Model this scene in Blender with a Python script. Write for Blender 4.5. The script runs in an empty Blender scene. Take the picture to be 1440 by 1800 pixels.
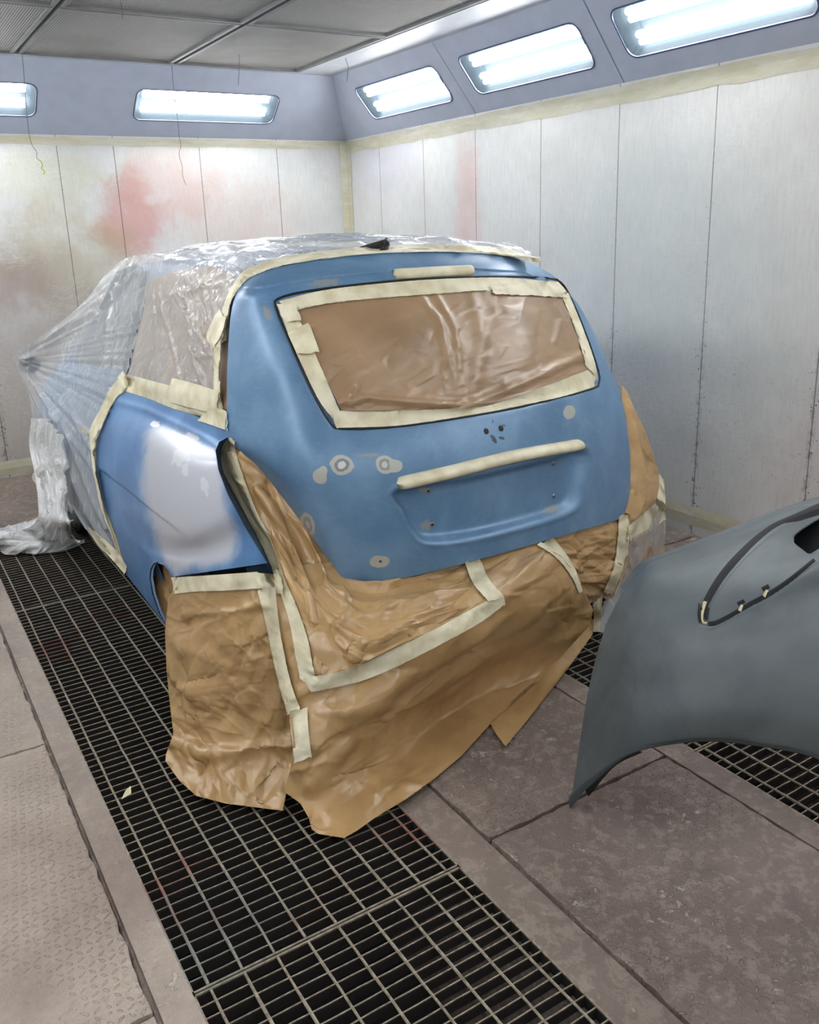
import bpy, math, random
import numpy as np
from mathutils import Vector, Matrix, noise, geometry
from mathutils.bvhtree import BVHTree

S = bpy.context.scene
COL = S.collection
rad = math.radians

# ------------------------------------------------------------------ camera
F, CX, CY, CAMH = 1534.0, 720.0, 840.0, 1.6
YAW, PITCH, ROLL = rad(31.5), rad(16.1), rad(-1.98)
def _cam_rot():
    cy, sy, cp, sp = math.cos(YAW), math.sin(YAW), math.cos(PITCH), math.sin(PITCH)
    fwd = np.array([sy*cp, cy*cp, -sp]); right = np.array([cy, -sy, 0.]); up = np.cross(right, fwd)
    cr, sr = math.cos(ROLL), math.sin(ROLL)
    return np.array([cr*right+sr*up, -sr*right+cr*up, fwd])
RC = _cam_rot()
EYE = np.array([0., 0., CAMH])
cam_d = bpy.data.cameras.new('camera'); cam = bpy.data.objects.new('camera', cam_d); COL.objects.link(cam)
cam_d.sensor_fit = 'HORIZONTAL'; cam_d.sensor_width = 36.0
cam_d.lens = F/1440*36.0
cam_d.shift_x = 0.0
cam_d.shift_y = -(900-CY)/1440.0
cam_d.clip_start = 0.02
m = Matrix.Identity(4)
for i in range(3):
    m[i][0] = RC[0][i]; m[i][1] = RC[1][i]; m[i][2] = -RC[2][i]; m[i][3] = EYE[i]
cam.matrix_world = m
S.camera = cam

# ------------------------------------------------------------------ world, exposure
w = bpy.data.worlds.new('world'); S.world = w; w.use_nodes = True
w.node_tree.nodes['Background'].inputs[0].default_value = (0.75, 0.82, 1.0, 1)
w.node_tree.nodes['Background'].inputs[1].default_value = 0.0
S.view_settings.view_transform = 'Standard'
S.view_settings.look = 'None'
S.view_settings.gamma = 1.0
S.view_settings.use_curve_mapping = False
S.view_settings.exposure = 0.74
TUBE_POWER = 17.0

# ------------------------------------------------------------------ room measures
XR, XL, YB, YF = 3.50, -0.55, 6.50, -1.30
ZW, ZC = 2.262, 2.65           # top of the vertical walls, ceiling
SLX, SLY = 0.32, 0.45          # how far the sloping light panels lean in
PANEL_LEN_R = math.hypot(SLX, ZC-ZW)
PANEL_LEN_B = math.hypot(SLY, ZC-ZW)
G1, G2 = (0.36, 1.072), (1.968, 2.68)       # grating strips in X

# ------------------------------------------------------------------ measuring helpers
def ray(px, py):
    return RC.T @ np.array([(px-CX)/F, -(py-CY)/F, 1.0])
def at(px, py, ax, val):
    """point of the line of sight through a measured spot, on a plane of the booth (x, y, z) or at a ground distance h"""
    d = ray(px, py)
    if ax == 'h':
        k = d[0]*math.sin(YAW)+d[1]*math.cos(YAW); t = val/k
    else:
        i = 'xyz'.index(ax); t = (val-EYE[i])/d[i]
    if d[2] < 0: t = min(t, (0.012-CAMH)/d[2])
    return EYE + t*d
def proj(P):
    c = (np.asarray(P, float)-EYE) @ RC.T
    return np.stack([CX+F*c[..., 0]/c[..., 2], CY-F*c[..., 1]/c[..., 2]], -1), c[..., 2]
def unproj(px, depth):
    px = np.asarray(px, float)
    d = np.stack([(px[..., 0]-CX)/F, -(px[..., 1]-CY)/F, np.ones(px.shape[:-1])], -1) @ RC
    return EYE + d*depth[..., None]

# ------------------------------------------------------------------ objects
def setp(o, label=None, cat=None, group=None, kind=None):
    if label: o['label'] = label
    if cat: o['category'] = cat
    if group: o['group'] = group
    if kind: o['kind'] = kind
    return o
ORI = {}
def empty(name, loc, label, cat, group=None):
    o = bpy.data.objects.new(name, None); o.empty_display_size = .1
    COL.objects.link(o); o.location = loc; ORI[o.name] = np.array(loc, float)
    return setp(o, label, cat, group)
def mk(name, verts, faces, mat, parent=None, smooth=True, attrs=None, thick=0.0):
    """one mesh object from world-space vertices; its origin sits at its base or at its parent's origin"""
    V = np.asarray(verts, float).reshape(-1, 3)
    if parent is not None: org = ORI[parent.name]
    else:
        lo, hi = V.min(0), V.max(0); org = np.array([(lo[0]+hi[0])/2, (lo[1]+hi[1])/2, lo[2]])
    me = bpy.data.meshes.new(name)
    me.from_pydata((V-org).tolist(), [], [list(map(int, f)) for f in faces])
    if smooth: me.shade_smooth()
    if attrs:
        for k, a in attrs.items():
            at_ = me.attributes.new(k, 'FLOAT', 'POINT'); at_.data.foreach_set('value', np.asarray(a, np.float32).ravel())
    me.materials.append(mat); me.update()
    o = bpy.data.objects.new(name, me); COL.objects.link(o)
    if parent is not None: o.parent = parent
    else: o.location = org
    ORI[o.name] = org
    if thick:
        md = o.modifiers.new('thickness', 'SOLIDIFY'); md.thickness = abs(thick); md.offset = 1 if thick > 0 else -1
    return o
class MB:
    def __init__(s): s.v = []; s.f = []
    def add(s, V, Fc):
        n = len(s.v); s.v += [tuple(p) for p in V]; s.f += [[i+n for i in f] for f in Fc]
    def box(s, x0, x1, y0, y1, z0, z1):
        s.add([(x0,y0,z0),(x1,y0,z0),(x1,y1,z0),(x0,y1,z0),(x0,y0,z1),(x1,y0,z1),(x1,y1,z1),(x0,y1,z1)],
              [(0,3,2,1),(4,5,6,7),(0,1,5,4),(1,2,6,5),(2,3,7,6),(3,0,4,7)])
    def tube(s, pts, r, n=8, cap=True):
        P = [np.asarray(p, float) for p in pts]; base = len(s.v)
        rr = r if hasattr(r, '__len__') else [r]*len(P); up = np.array([0.13, 0.31, 0.94])
        for i, p in enumerate(P):
            t = P[min(i+1, len(P)-1)]-P[max(i-1, 0)]; t /= np.linalg.norm(t)+1e-12
            a = np.cross(t, up)
            if np.linalg.norm(a) < .1: a = np.cross(t, [1, 0, 0])
            a /= np.linalg.norm(a); b = np.cross(t, a)
            for k in range(n):
                q = 2*math.pi*k/n; s.v.append(tuple(p+rr[i]*(math.cos(q)*a+math.sin(q)*b)))
        for i in range(len(P)-1):
            for k in range(n):
                s.f.append([base+i*n+k, base+i*n+(k+1) % n, base+(i+1)*n+(k+1) % n, base+(i+1)*n+k])
        if cap:
            s.f.append([base+k for k in range(n)][::-1]); s.f.append([base+(len(P)-1)*n+k for k in range(n)])
    def build(s, name, mat, parent=None, smooth=False, **k):
        return mk(name, s.v, s.f, mat, parent, smooth, **k)

# ------------------------------------------------------------------ surfaces from measured nets
def _cr(P, n):
    """Catmull-Rom through the rows of P (k, ...) resampled to n"""
    P = np.asarray(P, float); k = len(P)
    Q = np.concatenate([[2*P[0]-P[1]], P, [2*P[-1]-P[-2]]])
    t = np.linspace(0, k-1, n); i = np.minimum(t.astype(int), k-2); u = (t-i).reshape((-1,)+(1,)*(P.ndim-1))
    a, b, c, d = Q[i], Q[i+1], Q[i+2], Q[i+3]
    return .5*((2*b)+(c-a)*u+(2*a-5*b+4*c-d)*u*u+(3*b-a-3*c+d)*u**3)
def net(rows, n, m):
    P = np.array([[at(*q) if isinstance(q, tuple) else q for q in r] for r in rows])
    return _cr(_cr(P, n).transpose(1, 0, 2), m).transpose(1, 0, 2)
def normals(G):
    du = np.gradient(G, axis=1); dv = np.gradient(G, axis=0)
    N = np.cross(dv, du); N /= np.linalg.norm(N, axis=-1, keepdims=True)+1e-12
    view = G-EYE
    s = np.sign((N*view).sum(-1).mean())
    return -N*s                         # towards the camera side
def facets(n, m, cells, seed, ax=1.0, ay=1.0, ang=0.0):
    """crumpled-sheet height field (n, m): random heights joined by flat triangular facets"""
    rnd = np.random.default_rng(seed)
    L = 1.6; k = int(cells*L*L)
    pts = rnd.uniform(-L/2, L/2, (k, 2))
    h = rnd.uniform(-1, 1, k)
    c, s_ = math.cos(ang), math.sin(ang)
    # anisotropy: squash the domain
    yy, xx = np.mgrid[0:n, 0:m]; U = xx/(m-1)-.5; Vv = yy/(n-1)-.5
    A = (U*c+Vv*s_)*ax; B = (-U*s_+Vv*c)*ay
    mx = max(np.abs(A).max(), np.abs(B).max())*2.05/L
    k2 = max(8, int(cells*mx*mx*L*L)); pts = rnd.uniform(-L/2*mx, L/2*mx, (k2, 2)); h = rnd.uniform(-1, 1, k2)
    res = geometry.delaunay_2d_cdt([Vector(p) for p in pts], [], [], 0, 1e-6)
    vs = np.array([list(v) for v in res[0]]); src = res[3]
    hh = np.array([h[src[i][0]] if src[i] else 0 for i in range(len(vs))])
    H = np.zeros((n, m)); a_, b_ = A.ravel(), B.ravel(); Hf = H.ravel()
    for t in res[2]:
        p, q, r = vs[t[0]], vs[t[1]], vs[t[2]]
        lo = np.minimum(np.minimum(p, q), r); hi = np.maximum(np.maximum(p, q), r)
        idx = np.nonzero((a_ >= lo[0]) & (a_ <= hi[0]) & (b_ >= lo[1]) & (b_ <= hi[1]))[0]
        if not len(idx): continue
        d = (q[1]-r[1])*(p[0]-r[0])+(r[0]-q[0])*(p[1]-r[1])
        if abs(d) < 1e-12: continue
        w0 = ((q[1]-r[1])*(a_[idx]-r[0])+(r[0]-q[0])*(b_[idx]-r[1]))/d
        w1 = ((r[1]-p[1])*(a_[idx]-r[0])+(p[0]-r[0])*(b_[idx]-r[1]))/d
        w2 = 1-w0-w1; ok = (w0 >= -1e-9) & (w1 >= -1e-9) & (w2 >= -1e-9)
        Hf[idx[ok]] = (w0*hh[t[0]]+w1*hh[t[1]]+w2*hh[t[2]])[ok]
    return Hf.reshape(n, m)
def blur(H, k=1):
    for _ in range(k):
        P = np.pad(H, 1, mode='edge')
        H = (P[:-2, 1:-1]+P[2:, 1:-1]+P[1:-1, :-2]+P[1:-1, 2:]+4*P[1:-1, 1:-1])/8
    return H
def crumple(G, spec, seed=0, floor=True):
    """spec: list of (amplitude m, cells, ax, ay, angle)"""
    N = normals(G); H = np.zeros(G.shape[:2])
    for i, (amp, cells, ax, ay, ang) in enumerate(spec):
        H += amp*facets(*H.shape, cells, seed*17+i, ax, ay, ang)
    G = G + N*H[..., None]
    if floor: G[..., 2] = np.maximum(G[..., 2], .016)
    return G
def creases(G, count, seed, length, ang, spread, amp, wd):
    """sharp random fold lines pressed into a sheet"""
    rnd = random.Random(seed); px, _ = proj(G); N = normals(G); H = np.zeros(G.shape[:2])
    lo, hi = px.reshape(-1, 2).min(0), px.reshape(-1, 2).max(0)
    for _ in range(count):
        x, y = rnd.uniform(lo[0], hi[0]), rnd.uniform(lo[1], hi[1]); a = rad(ang+rnd.gauss(0, spread)); L = rnd.uniform(*length)
        p = [(x, y), (x+L*.5*math.cos(a), y+L*.5*math.sin(a)), (x+L*math.cos(a+rnd.gauss(0, .35)), y+L*math.sin(a+rnd.gauss(0, .35)))]
        d, nr = edge_dist(px, p, False); t_ = np.hypot(nr[..., 0]-x, nr[..., 1]-y)/L; w_ = rnd.uniform(*wd)
        side = np.sign((px[..., 0]-x)*math.sin(a)-(px[..., 1]-y)*math.cos(a))
        H += rnd.choice((1, 1, -.7))*rnd.uniform(.4, 1)*amp*np.exp(-d/(w_*np.where(side > 0, 1.9, .55)))*np.clip(1-t_*.6, .2, 1)
    return G+N*H[..., None]
def inside(px, poly):
    x, y = px[..., 0], px[..., 1]; r = np.zeros(x.shape, bool); n = len(poly)
    for i in range(n):
        x0, y0 = poly[i]; x1, y1 = poly[(i+1) % n]
        c = ((y0 > y) != (y1 > y))
        with np.errstate(divide='ignore', invalid='ignore'):
            xi = (x1-x0)*(y-y0)/((y1-y0) if y1 != y0 else 1e-9)+x0
        r ^= c & (x < xi)
    return r
def edge_dist(px, poly, closed=True):
    """distance to the outline and nearest outline point"""
    best = np.full(px.shape[:-1], 1e9); near = np.zeros(px.shape)
    n = len(poly)
    for i in range(n if closed else n-1):
        a = np.array(poly[i], float); b = np.array(poly[(i+1) % n], float); ab = b-a
        t = np.clip(((px-a)@ab)/(ab@ab+1e-9), 0, 1); q = a+t[..., None]*ab
        d = np.linalg.norm(px-q, axis=-1); k = d < best
        best[k] = d[k]; near[k] = q[k]
    return best, near
def sdf(px, poly):
    d, _ = edge_dist(px, poly); return np.where(inside(px, poly), -d, d)
def smooth_poly(pts, per=6, closed=True):
    P = np.array(pts, float)
    if closed:
        Q = np.concatenate([P[-2:], P, P[:3]]); R = _cr(Q, (len(Q)-1)*per+1)
        return [tuple(p) for p in R[2*per:-2*per-1+1-1][:len(P)*per]]
    return [tuple(p) for p in _cr(P, (len(P)-1)*per+1)]
def grid_faces(n, m, keep=None):
    f = []
    for i in range(n-1):
        for j in range(m-1):
            if keep is None or keep[i, j]: f.append((i*m+j, i*m+j+1, (i+1)*m+j+1, (i+1)*m+j))
    return f
def trim(G, poly=None, holes=()):
    """cut a dense grid to a measured outline; returns vertices and faces"""
    n, m = G.shape[:2]; px, dep = proj(G)
    ins = np.ones((n, m), bool); near = px.copy()
    if poly is not None:
        i0 = inside(px, poly); _, q = edge_dist(px, poly); near[~i0] = q[~i0]; ins &= i0
    for h in holes:
        i1 = inside(px, h); _, q = edge_dist(px, h); near[i1] = q[i1]; ins &= ~i1
    any_ = ins[:-1, :-1] | ins[1:, :-1] | ins[:-1, 1:] | ins[1:, 1:]
    used = np.zeros((n, m), bool)
    for a in (0, 1):
        for b in (0, 1): used[a:n-1+a, b:m-1+b] |= any_
    mv = used & ~ins; G = G.copy()
    if mv.any():
        G[mv] = unproj(near[mv], dep[mv])
    f = grid_faces(n, m, any_)
    ids = np.unique(np.array(f).ravel()); mp = -np.ones(n*m, int); mp[ids] = np.arange(len(ids))
    return G.reshape(-1, 3)[ids], [[mp[k] for k in q] for q in f], ids
SURF = []          # what tape and paper may lie on
def bvh_of(V, Fc): return BVHTree.FromPolygons([tuple(p) for p in V], [list(map(int, f)) for f in Fc])
def register(V, Fc): SURF.append(bvh_of(V, Fc))
def cast(px, py, surf=None):
    d = ray(px, py); L = np.linalg.norm(d); u = Vector(d/L); best = None
    for b in (SURF if surf is None else surf):
        h = b.ray_cast(Vector(EYE), u, 12.0)
        if h[0] is not None and (best is None or h[3] < best): best = h[3]
    return None if best is None else best/L       # depth along the axis
def drape(PX, off=.004, surf=None, sm=3, fallback=None):
    """lay a grid of measured spots (n, m, 2) on the surfaces behind them"""
    n, m = PX.shape[:2]; D = np.full((n, m), np.nan)
    for i in range(n):
        for j in range(m):
            t = cast(PX[i, j, 0], PX[i, j, 1], surf)
            if t is not None: D[i, j] = t
    ok = ~np.isnan(D)
    if not ok.any(): D[:] = fallback or 3.0
    else:
        med = np.median(D[ok])
        bad = ok & (np.abs(D-med) > 1.3); D[bad] = np.nan
        for _ in range(400):
            nanm = np.isnan(D)
            if not nanm.any(): break
            P = np.pad(D, 1, constant_values=np.nan)
            st = np.stack([P[:-2, 1:-1], P[2:, 1:-1], P[1:-1, :-2], P[1:-1, 2:]])
            cnt = (~np.isnan(st)).sum(0); sm_ = np.nansum(st, 0)
            fill = nanm & (cnt > 0); D[fill] = (sm_/np.maximum(cnt, 1))[fill]
    hit_ = D.copy(); Dm = D
    for _ in range(sm): Dm = np.minimum(blur(Dm, 1), hit_)
    return unproj(PX, Dm-off)
def px_net(rows, n, m):
    return _cr(_cr(np.array(rows, float), n).transpose(1, 0, 2), m).transpose(1, 0, 2)

# ------------------------------------------------------------------ materials
def sr(r, g, b):
    f = lambda c: (c/255/12.92) if c/255 <= .04045 else ((c/255+.055)/1.055)**2.4
    return (f(r), f(g), f(b), 1)
class NT:
    def __init__(s, name):
        s.m = bpy.data.materials.new(name); s.m.use_nodes = True; s.t = s.m.node_tree; s.t.nodes.clear()
        s.out = s.t.nodes.new('ShaderNodeOutputMaterial'); s.b = s.t.nodes.new('ShaderNodeBsdfPrincipled')
        s.t.links.new(s.b.outputs[0], s.out.inputs[0])
        s.pos = s.t.nodes.new('ShaderNodeNewGeometry').outputs['Position']
    def n(s, typ, **k):
        x = s.t.nodes.new(typ)
        for a, v in k.items(): setattr(x, a, v)
        return x
    def put(s, sock, v):
        if hasattr(v, 'is_output') or hasattr(v, 'links'): s.t.links.new(v, sock)
        else: sock.default_value = v
    def math(s, op, a, b=0.0, c=0.0, clamp=False):
        x = s.n('ShaderNodeMath', operation=op, use_clamp=clamp)
        for i, v in enumerate((a, b, c)): s.put(x.inputs[i], v)
        return x.outputs[0]
    def sep(s, v):
        x = s.n('ShaderNodeSeparateXYZ'); s.put(x.inputs[0], v); return x.outputs
    def comb(s, a, b, c):
        x = s.n('ShaderNodeCombineXYZ')
        for i, v in enumerate((a, b, c)): s.put(x.inputs[i], v)
        return x.outputs[0]
    def mapv(s, v, scale=(1, 1, 1), rot=(0, 0, 0), loc=(0, 0, 0)):
        x = s.n('ShaderNodeMapping'); s.put(x.inputs[0], v); x.inputs['Scale'].default_value = scale
        x.inputs['Rotation'].default_value = rot; x.inputs['Location'].default_value = loc; return x.outputs[0]
    def noise(s, v, scale, detail=4, rough=.5, dist=0.0):
        x = s.n('ShaderNodeTexNoise'); s.put(x.inputs['Vector'], v); x.inputs['Scale'].default_value = scale
        x.inputs['Detail'].default_value = detail; x.inputs['Roughness'].default_value = rough; x.inputs['Distortion'].default_value = dist
        return x.outputs[0]
    def voro(s, v, scale, feature='F1', rnd=1.0):
        x = s.n('ShaderNodeTexVoronoi', feature=feature); s.put(x.inputs['Vector'], v); x.inputs['Scale'].default_value = scale
        x.inputs['Randomness'].default_value = rnd; return x.outputs[0]
    def ramp(s, f, stops, interp='LINEAR'):
        x = s.n('ShaderNodeValToRGB'); s.put(x.inputs[0], f); e = x.color_ramp; e.interpolation = interp
        while len(e.elements) < len(stops): e.elements.new(.5)
        for q, (p, c) in zip(e.elements, stops):
            q.position = p; q.color = c if hasattr(c, '__len__') else (c, c, c, 1)
        return x.outputs[0]
    def step(s, v, a, b):
        x = s.n('ShaderNodeMapRange', interpolation_type='SMOOTHSTEP'); s.put(x.inputs[0], v)
        x.inputs[1].default_value = a; x.inputs[2].default_value = b; return x.outputs[0]
    def mix(s, f, a, b, mode='MIX'):
        x = s.n('ShaderNodeMix', data_type='RGBA', blend_type=mode); s.put(x.inputs[0], f)
        s.put(x.inputs[6], a); s.put(x.inputs[7], b); return x.outputs[2]
    def attr(s, name):
        x = s.n('ShaderNodeAttribute'); x.attribute_name = name; return x.outputs['Fac']
    def bump(s, h, strength=.3, dist=.01, prev=None):
        x = s.n('ShaderNodeBump'); x.inputs['Strength'].default_value = strength; x.inputs['Distance'].default_value = dist
        s.put(x.inputs['Height'], h)
        if prev is not None: s.put(x.inputs['Normal'], prev)
        return x.outputs[0]
    def fin(s, color=None, rough=None, metal=None, normal=None, **k):
        if color is not None: s.put(s.b.inputs['Base Color'], color)
        if rough is not None: s.put(s.b.inputs['Roughness'], rough)
        if metal is not None: s.put(s.b.inputs['Metallic'], metal)
        if normal is not None: s.put(s.b.inputs['Normal'], normal)
        for a, v in k.items(): s.put(s.b.inputs[a.replace('_', ' ')], v)
        return s.m
def simple(name, col, rough=.5, metal=0.0, var=.0, bump=0.0, bscale=60):
    t = NT(name); c = col
    if var:
        nz = t.noise(t.pos, 9, 5); c = t.mix(t.step(nz, .3, .7), tuple(x*(1-var) for x in col[:3])+(1,), tuple(min(1, x*(1+var)) for x in col[:3])+(1,))
    nm = t.bump(t.noise(t.pos, bscale, 4), bump, .004) if bump else None
    return t.fin(c, rough, metal, nm)

def mat_kraft(name='kraft_paper', crease=1.0, lo=(170, 136, 90), hi=(192, 158, 108)):
    t = NT(name)
    a = t.noise(t.pos, 5, 4); b = t.noise(t.pos, 240, 3)
    c = t.mix(t.step(a, .3, .75), sr(*lo), sr(*hi)); c = t.mix(t.math('MULTIPLY', b, .14), c, sr(120, 92, 56))
    w_ = t.noise_vec(t.pos, 4, .10)
    v1 = t.voro(t.mapv(w_, (1, 1, 1.7)), 6.5); v2 = t.voro(t.mapv(w_, (1.4, 1, 1), loc=(3, 1, 2)), 15)
    zone = t.step(t.noise(t.mapv(t.pos, loc=(5, 0, 1)), 4.5, 2), .38, .62)
    h = t.math('ADD', t.math('MULTIPLY', t.math('MULTIPLY', v1, t.step(t.noise(t.mapv(t.pos, loc=(1, 8, 1)), 3.5, 2), .36, .6)), .9), t.math('MULTIPLY', t.math('MULTIPLY', v2, zone), .45))
    return t.fin(c, t.math('ADD', .26, t.math('MULTIPLY', a, .2)), 0, t.bump(h, .42*crease, .03), Specular_IOR_Level=.8)
def _noise_vec(s, v, scale, amt):
    x = s.n('ShaderNodeTexNoise'); s.put(x.inputs['Vector'], v); x.inputs['Scale'].default_value = scale
    y = s.n('ShaderNodeVectorMath', operation='SCALE'); s.put(y.inputs[0], x.outputs[1]); y.inputs[3].default_value = amt
    z = s.n('ShaderNodeVectorMath', operation='ADD'); s.put(z.inputs[0], v); s.put(z.inputs[1], y.outputs[0]); return z.outputs[0]
NT.noise_vec = _noise_vec
def mat_tape():
    t = NT('masking_tape')
    a = t.noise(t.pos, 14, 4); c = t.mix(t.step(a, .3, .7), sr(204, 195, 163), sr(230, 224, 198))
    h = t.noise(t.noise_vec(t.pos, 10, .1), 55, 4, .6)
    return t.fin(c, .5, 0, t.bump(h, .35, .004), Specular_IOR_Level=.4)
def mat_film(name, alpha, tint=(.80, .83, .86, 1), rough=.2, bs=9, fine=.2, stretch=(1, 1, .3)):
    t = NT(name)
    n1 = t.noise(t.mapv(t.noise_vec(t.pos, 3, .12), stretch), bs, 3, .5, .5)
    n2 = t.noise(t.noise_vec(t.pos, 5, .2), bs*3, 3, .6)
    streak = t.step(t.math('ABSOLUTE', t.math('SUBTRACT', n1, .5)), .035, 0.0)
    h = t.math('ADD', t.math('MULTIPLY', streak, .5), t.math('MULTIPLY', n2, fine))
    al = t.math('ADD', alpha, t.math('MULTIPLY', streak, .16))
    return t.fin(tint, rough, 0, t.bump(h, .35, .015), Alpha=al, Specular_IOR_Level=.8)
def paint_noise(t):
    return t.noise(t.noise_vec(t.pos, 3, .3), 4.5, 5, .6), t.noise(t.mapv(t.pos, (1, 1, 3)), 40, 4, .7)
def mat_gate():
    t = NT('sanded_blue_paint'); a, b = paint_noise(t)
    blue = t.mix(t.step(a, .35, .72), sr(88, 124, 160), sr(112, 147, 179))
    blue = t.mix(t.math('MULTIPLY', t.step(b, .5, .8), .25), blue, sr(140, 172, 200))
    d = t.math('ADD', t.attr('spot'), t.math('MULTIPLY', t.math('SUBTRACT', t.noise(t.pos, 30, 3), .5), .55))
    c = t.mix(t.step(d, 1.04, .96), blue, sr(176, 176, 168))
    ring = t.attr('ring')
    c = t.mix(t.math('MULTIPLY', t.step(d, .66, .60), ring), c, sr(120, 128, 134))
    c = t.mix(t.math('MULTIPLY', t.step(d, .36, .30), ring), c, sr(198, 200, 196))
    e = t.math('ADD', t.attr('scuff'), t.math('MULTIPLY', t.math('SUBTRACT', t.noise(t.pos, 60, 4, .7), .5), 1.5))
    c = t.mix(t.math('MULTIPLY', t.step(e, 1.0, .5), .75), c, sr(150, 150, 140))
    k = t.math('ADD', t.attr('dark'), t.math('MULTIPLY', t.math('SUBTRACT', t.noise(t.pos, 90, 3, .7), .5), 1.2))
    c = t.mix(t.step(k, 1.0, .8), c, sr(58, 66, 78))
    return t.fin(c, t.math('ADD', .30, t.math('MULTIPLY', a, .22)), .12, t.bump(b, .03, .002), Coat_Weight=.15, Coat_Roughness=.25)
def mat_quarter():
    t = NT('blue_paint_with_primer'); a, b = paint_noise(t)
    blue = t.mix(t.step(a, .35, .72), sr(80, 124, 176), sr(104, 150, 198))
    d = t.math('ADD', t.attr('primer'), t.math('MULTIPLY', t.math('SUBTRACT', t.noise(t.pos, 12, 4, .6), .5), 26))
    c = t.mix(t.step(d, 12, -14), blue, sr(190, 193, 203))
    e = t.math('ADD', t.attr('spot'), t.math('MULTIPLY', t.math('SUBTRACT', t.noise(t.pos, 36, 3, .6), .5), 1.9))
    c = t.mix(t.math('MULTIPLY', t.step(e, 1.0, .85), .8), c, sr(214, 217, 222))
    return t.fin(c, t.math('ADD', .24, t.math('MULTIPLY', a, .2)), .1, None, Coat_Weight=.2, Coat_Roughness=.2)
def mat_bumper():
    t = NT('sanded_grey_primer'); a = t.noise(t.noise_vec(t.pos, 2.5, .4), 3.4, 5, .6); b = t.noise(t.mapv(t.pos, (1, 1, .25)), 24, 5, .7)
    c = t.mix(t.step(a, .32, .70), sr(66, 75, 80), sr(100, 108, 112))
    c = t.mix(t.math('MULTIPLY', b, .25), c, sr(125, 132, 134))
    return t.fin(c, .48, .0, t.bump(b, .04, .002))
def mat_wall(name, axis):
    """overspray-covered sandwich panels: seams, clouds of old paint, specks, film creases"""
    t = NT(name); X, Y, Z = t.sep(t.pos)
    A = Y if axis == 'y' else X
    big = t.noise(t.noise_vec(t.pos, 1.0, .5), 1.3, 5, .6); fine = t.noise(t.mapv(t.pos, (14, 14, 2.5)), 4, 5, .7)
    c = t.mix(t.step(big, .3, .7), sr(212, 211, 206), sr(230, 230, 226))
    c = t.mix(t.math('MULTIPLY', t.step(fine, .35, .75), .30), c, sr(184, 182, 178))
    def cloud(cx, cz, rx, rz, col, amt):
        nonlocal c
        amt *= .95 if axis == 'x' else .7
        dx = t.math('DIVIDE', t.math('SUBTRACT', A, cx), rx); dz = t.math('DIVIDE', t.math('SUBTRACT', Z, cz), rz)
        r = t.math('ADD', t.math('MULTIPLY', dx, dx), t.math('MULTIPLY', dz, dz))
        r = t.math('ADD', r, t.math('MULTIPLY', t.math('SUBTRACT', t.noise(t.noise_vec(t.pos, 3, .3), 3, 5, .65), .5), 2.2))
        c = t.mix(t.math('MULTIPLY', t.step(r, 1.0, 0.0), amt), c, col)
    if axis == 'x':
        for q in ((1.75, 1.72, .34, .36, sr(205, 120, 105), .62), (2.1, 1.95, .5, .3, sr(212, 160, 145), .4), (2.6, 1.6, .6, .5, sr(214, 180, 165), .4),
                  (1.3, 1.4, .55, .55, sr(190, 172, 120), .5), (.95, 1.3, .28, .25, sr(150, 120, 115), .5), (1.25, 2.0, .5, .2, sr(196, 196, 140), .3),
                  (.9, .7, 1.6, 1.1, sr(172, 156, 142), .6)): cloud(*q)
    else:
        for q in ((4.87, 1.65, .2, .62, sr(220, 150, 140), .5), (3.3, 1.4, .9, .7, sr(196, 208, 205), .6), (2.9, .75, .9, .5, sr(186, 192, 190), .4),
                  (5.9, 2.05, .6, .3, sr(205, 200, 225), .4), (2.2, .5, .5, .5, sr(205, 165, 165), .3)): cloud(*q)
    # seams
    seams = (1.311, 1.685, 2.294, 2.902, .70, .08) if axis == 'x' else (2.277, 2.903, 3.517, 4.136, 4.774, 5.382, 5.983, 1.66, 1.05)
    near = None; msk = None
    for q in seams:
        d = t.math('ABSOLUTE', t.math('SUBTRACT', A, q))
        msk = d if msk is None else t.math('MINIMUM', msk, d)
    line = t.step(msk, .0045, .0015)
    low = t.step(Z, 1.5, .3)
    sp = t.voro(t.pos, 38); spk = t.step(t.math('ADD', sp, t.math('MULTIPLY', t.noise(t.pos, 9, 3), .35)), .36, .26)
    wide = t.math('ADD', t.math('MULTIPLY', t.step(msk, .07, .0), .9), .25)
    dirt = t.math('MULTIPLY', t.math('MULTIPLY', spk, wide), t.math('ADD', .25, low))
    c = t.mix(t.math('MULTIPLY', dirt, .95, clamp=True), c, sr(70, 66, 78))
    c = t.mix(t.math('MULTIPLY', t.math('MULTIPLY', t.step(msk, .03, .0), low), t.math('MULTIPLY', t.step(t.noise(t.pos, 30, 3, .7), .45, .62), .6)), c, sr(80, 76, 86))
    c = t.mix(t.math('MULTIPLY', line, .75), c, sr(92, 82, 78))
    # creased protective film: pale streaks in patches
    wv = t.noise(t.mapv(t.noise_vec(t.pos, 2, .12), (4, 4, 22) if axis == 'x' else (4, 5, 24), (rad(22), 0, 0) if axis == 'y' else (0, rad(6), 0)), 2.2, 5, .75)
    st = t.math('MULTIPLY', t.step(t.math('ABSOLUTE', t.math('SUBTRACT', wv, .5)), .020, 0.0), t.step(t.noise(t.pos, 2.4, 3), .46, .62))
    c = t.mix(t.math('MULTIPLY', st, .6), c, sr(242, 242, 238))
    h = t.math('ADD', t.math('MULTIPLY', st, .8), t.math('MULTIPLY', fine, .3))
    return t.fin(c, .42, 0, t.bump(h, .4, .012), Specular_IOR_Level=.35)
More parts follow.
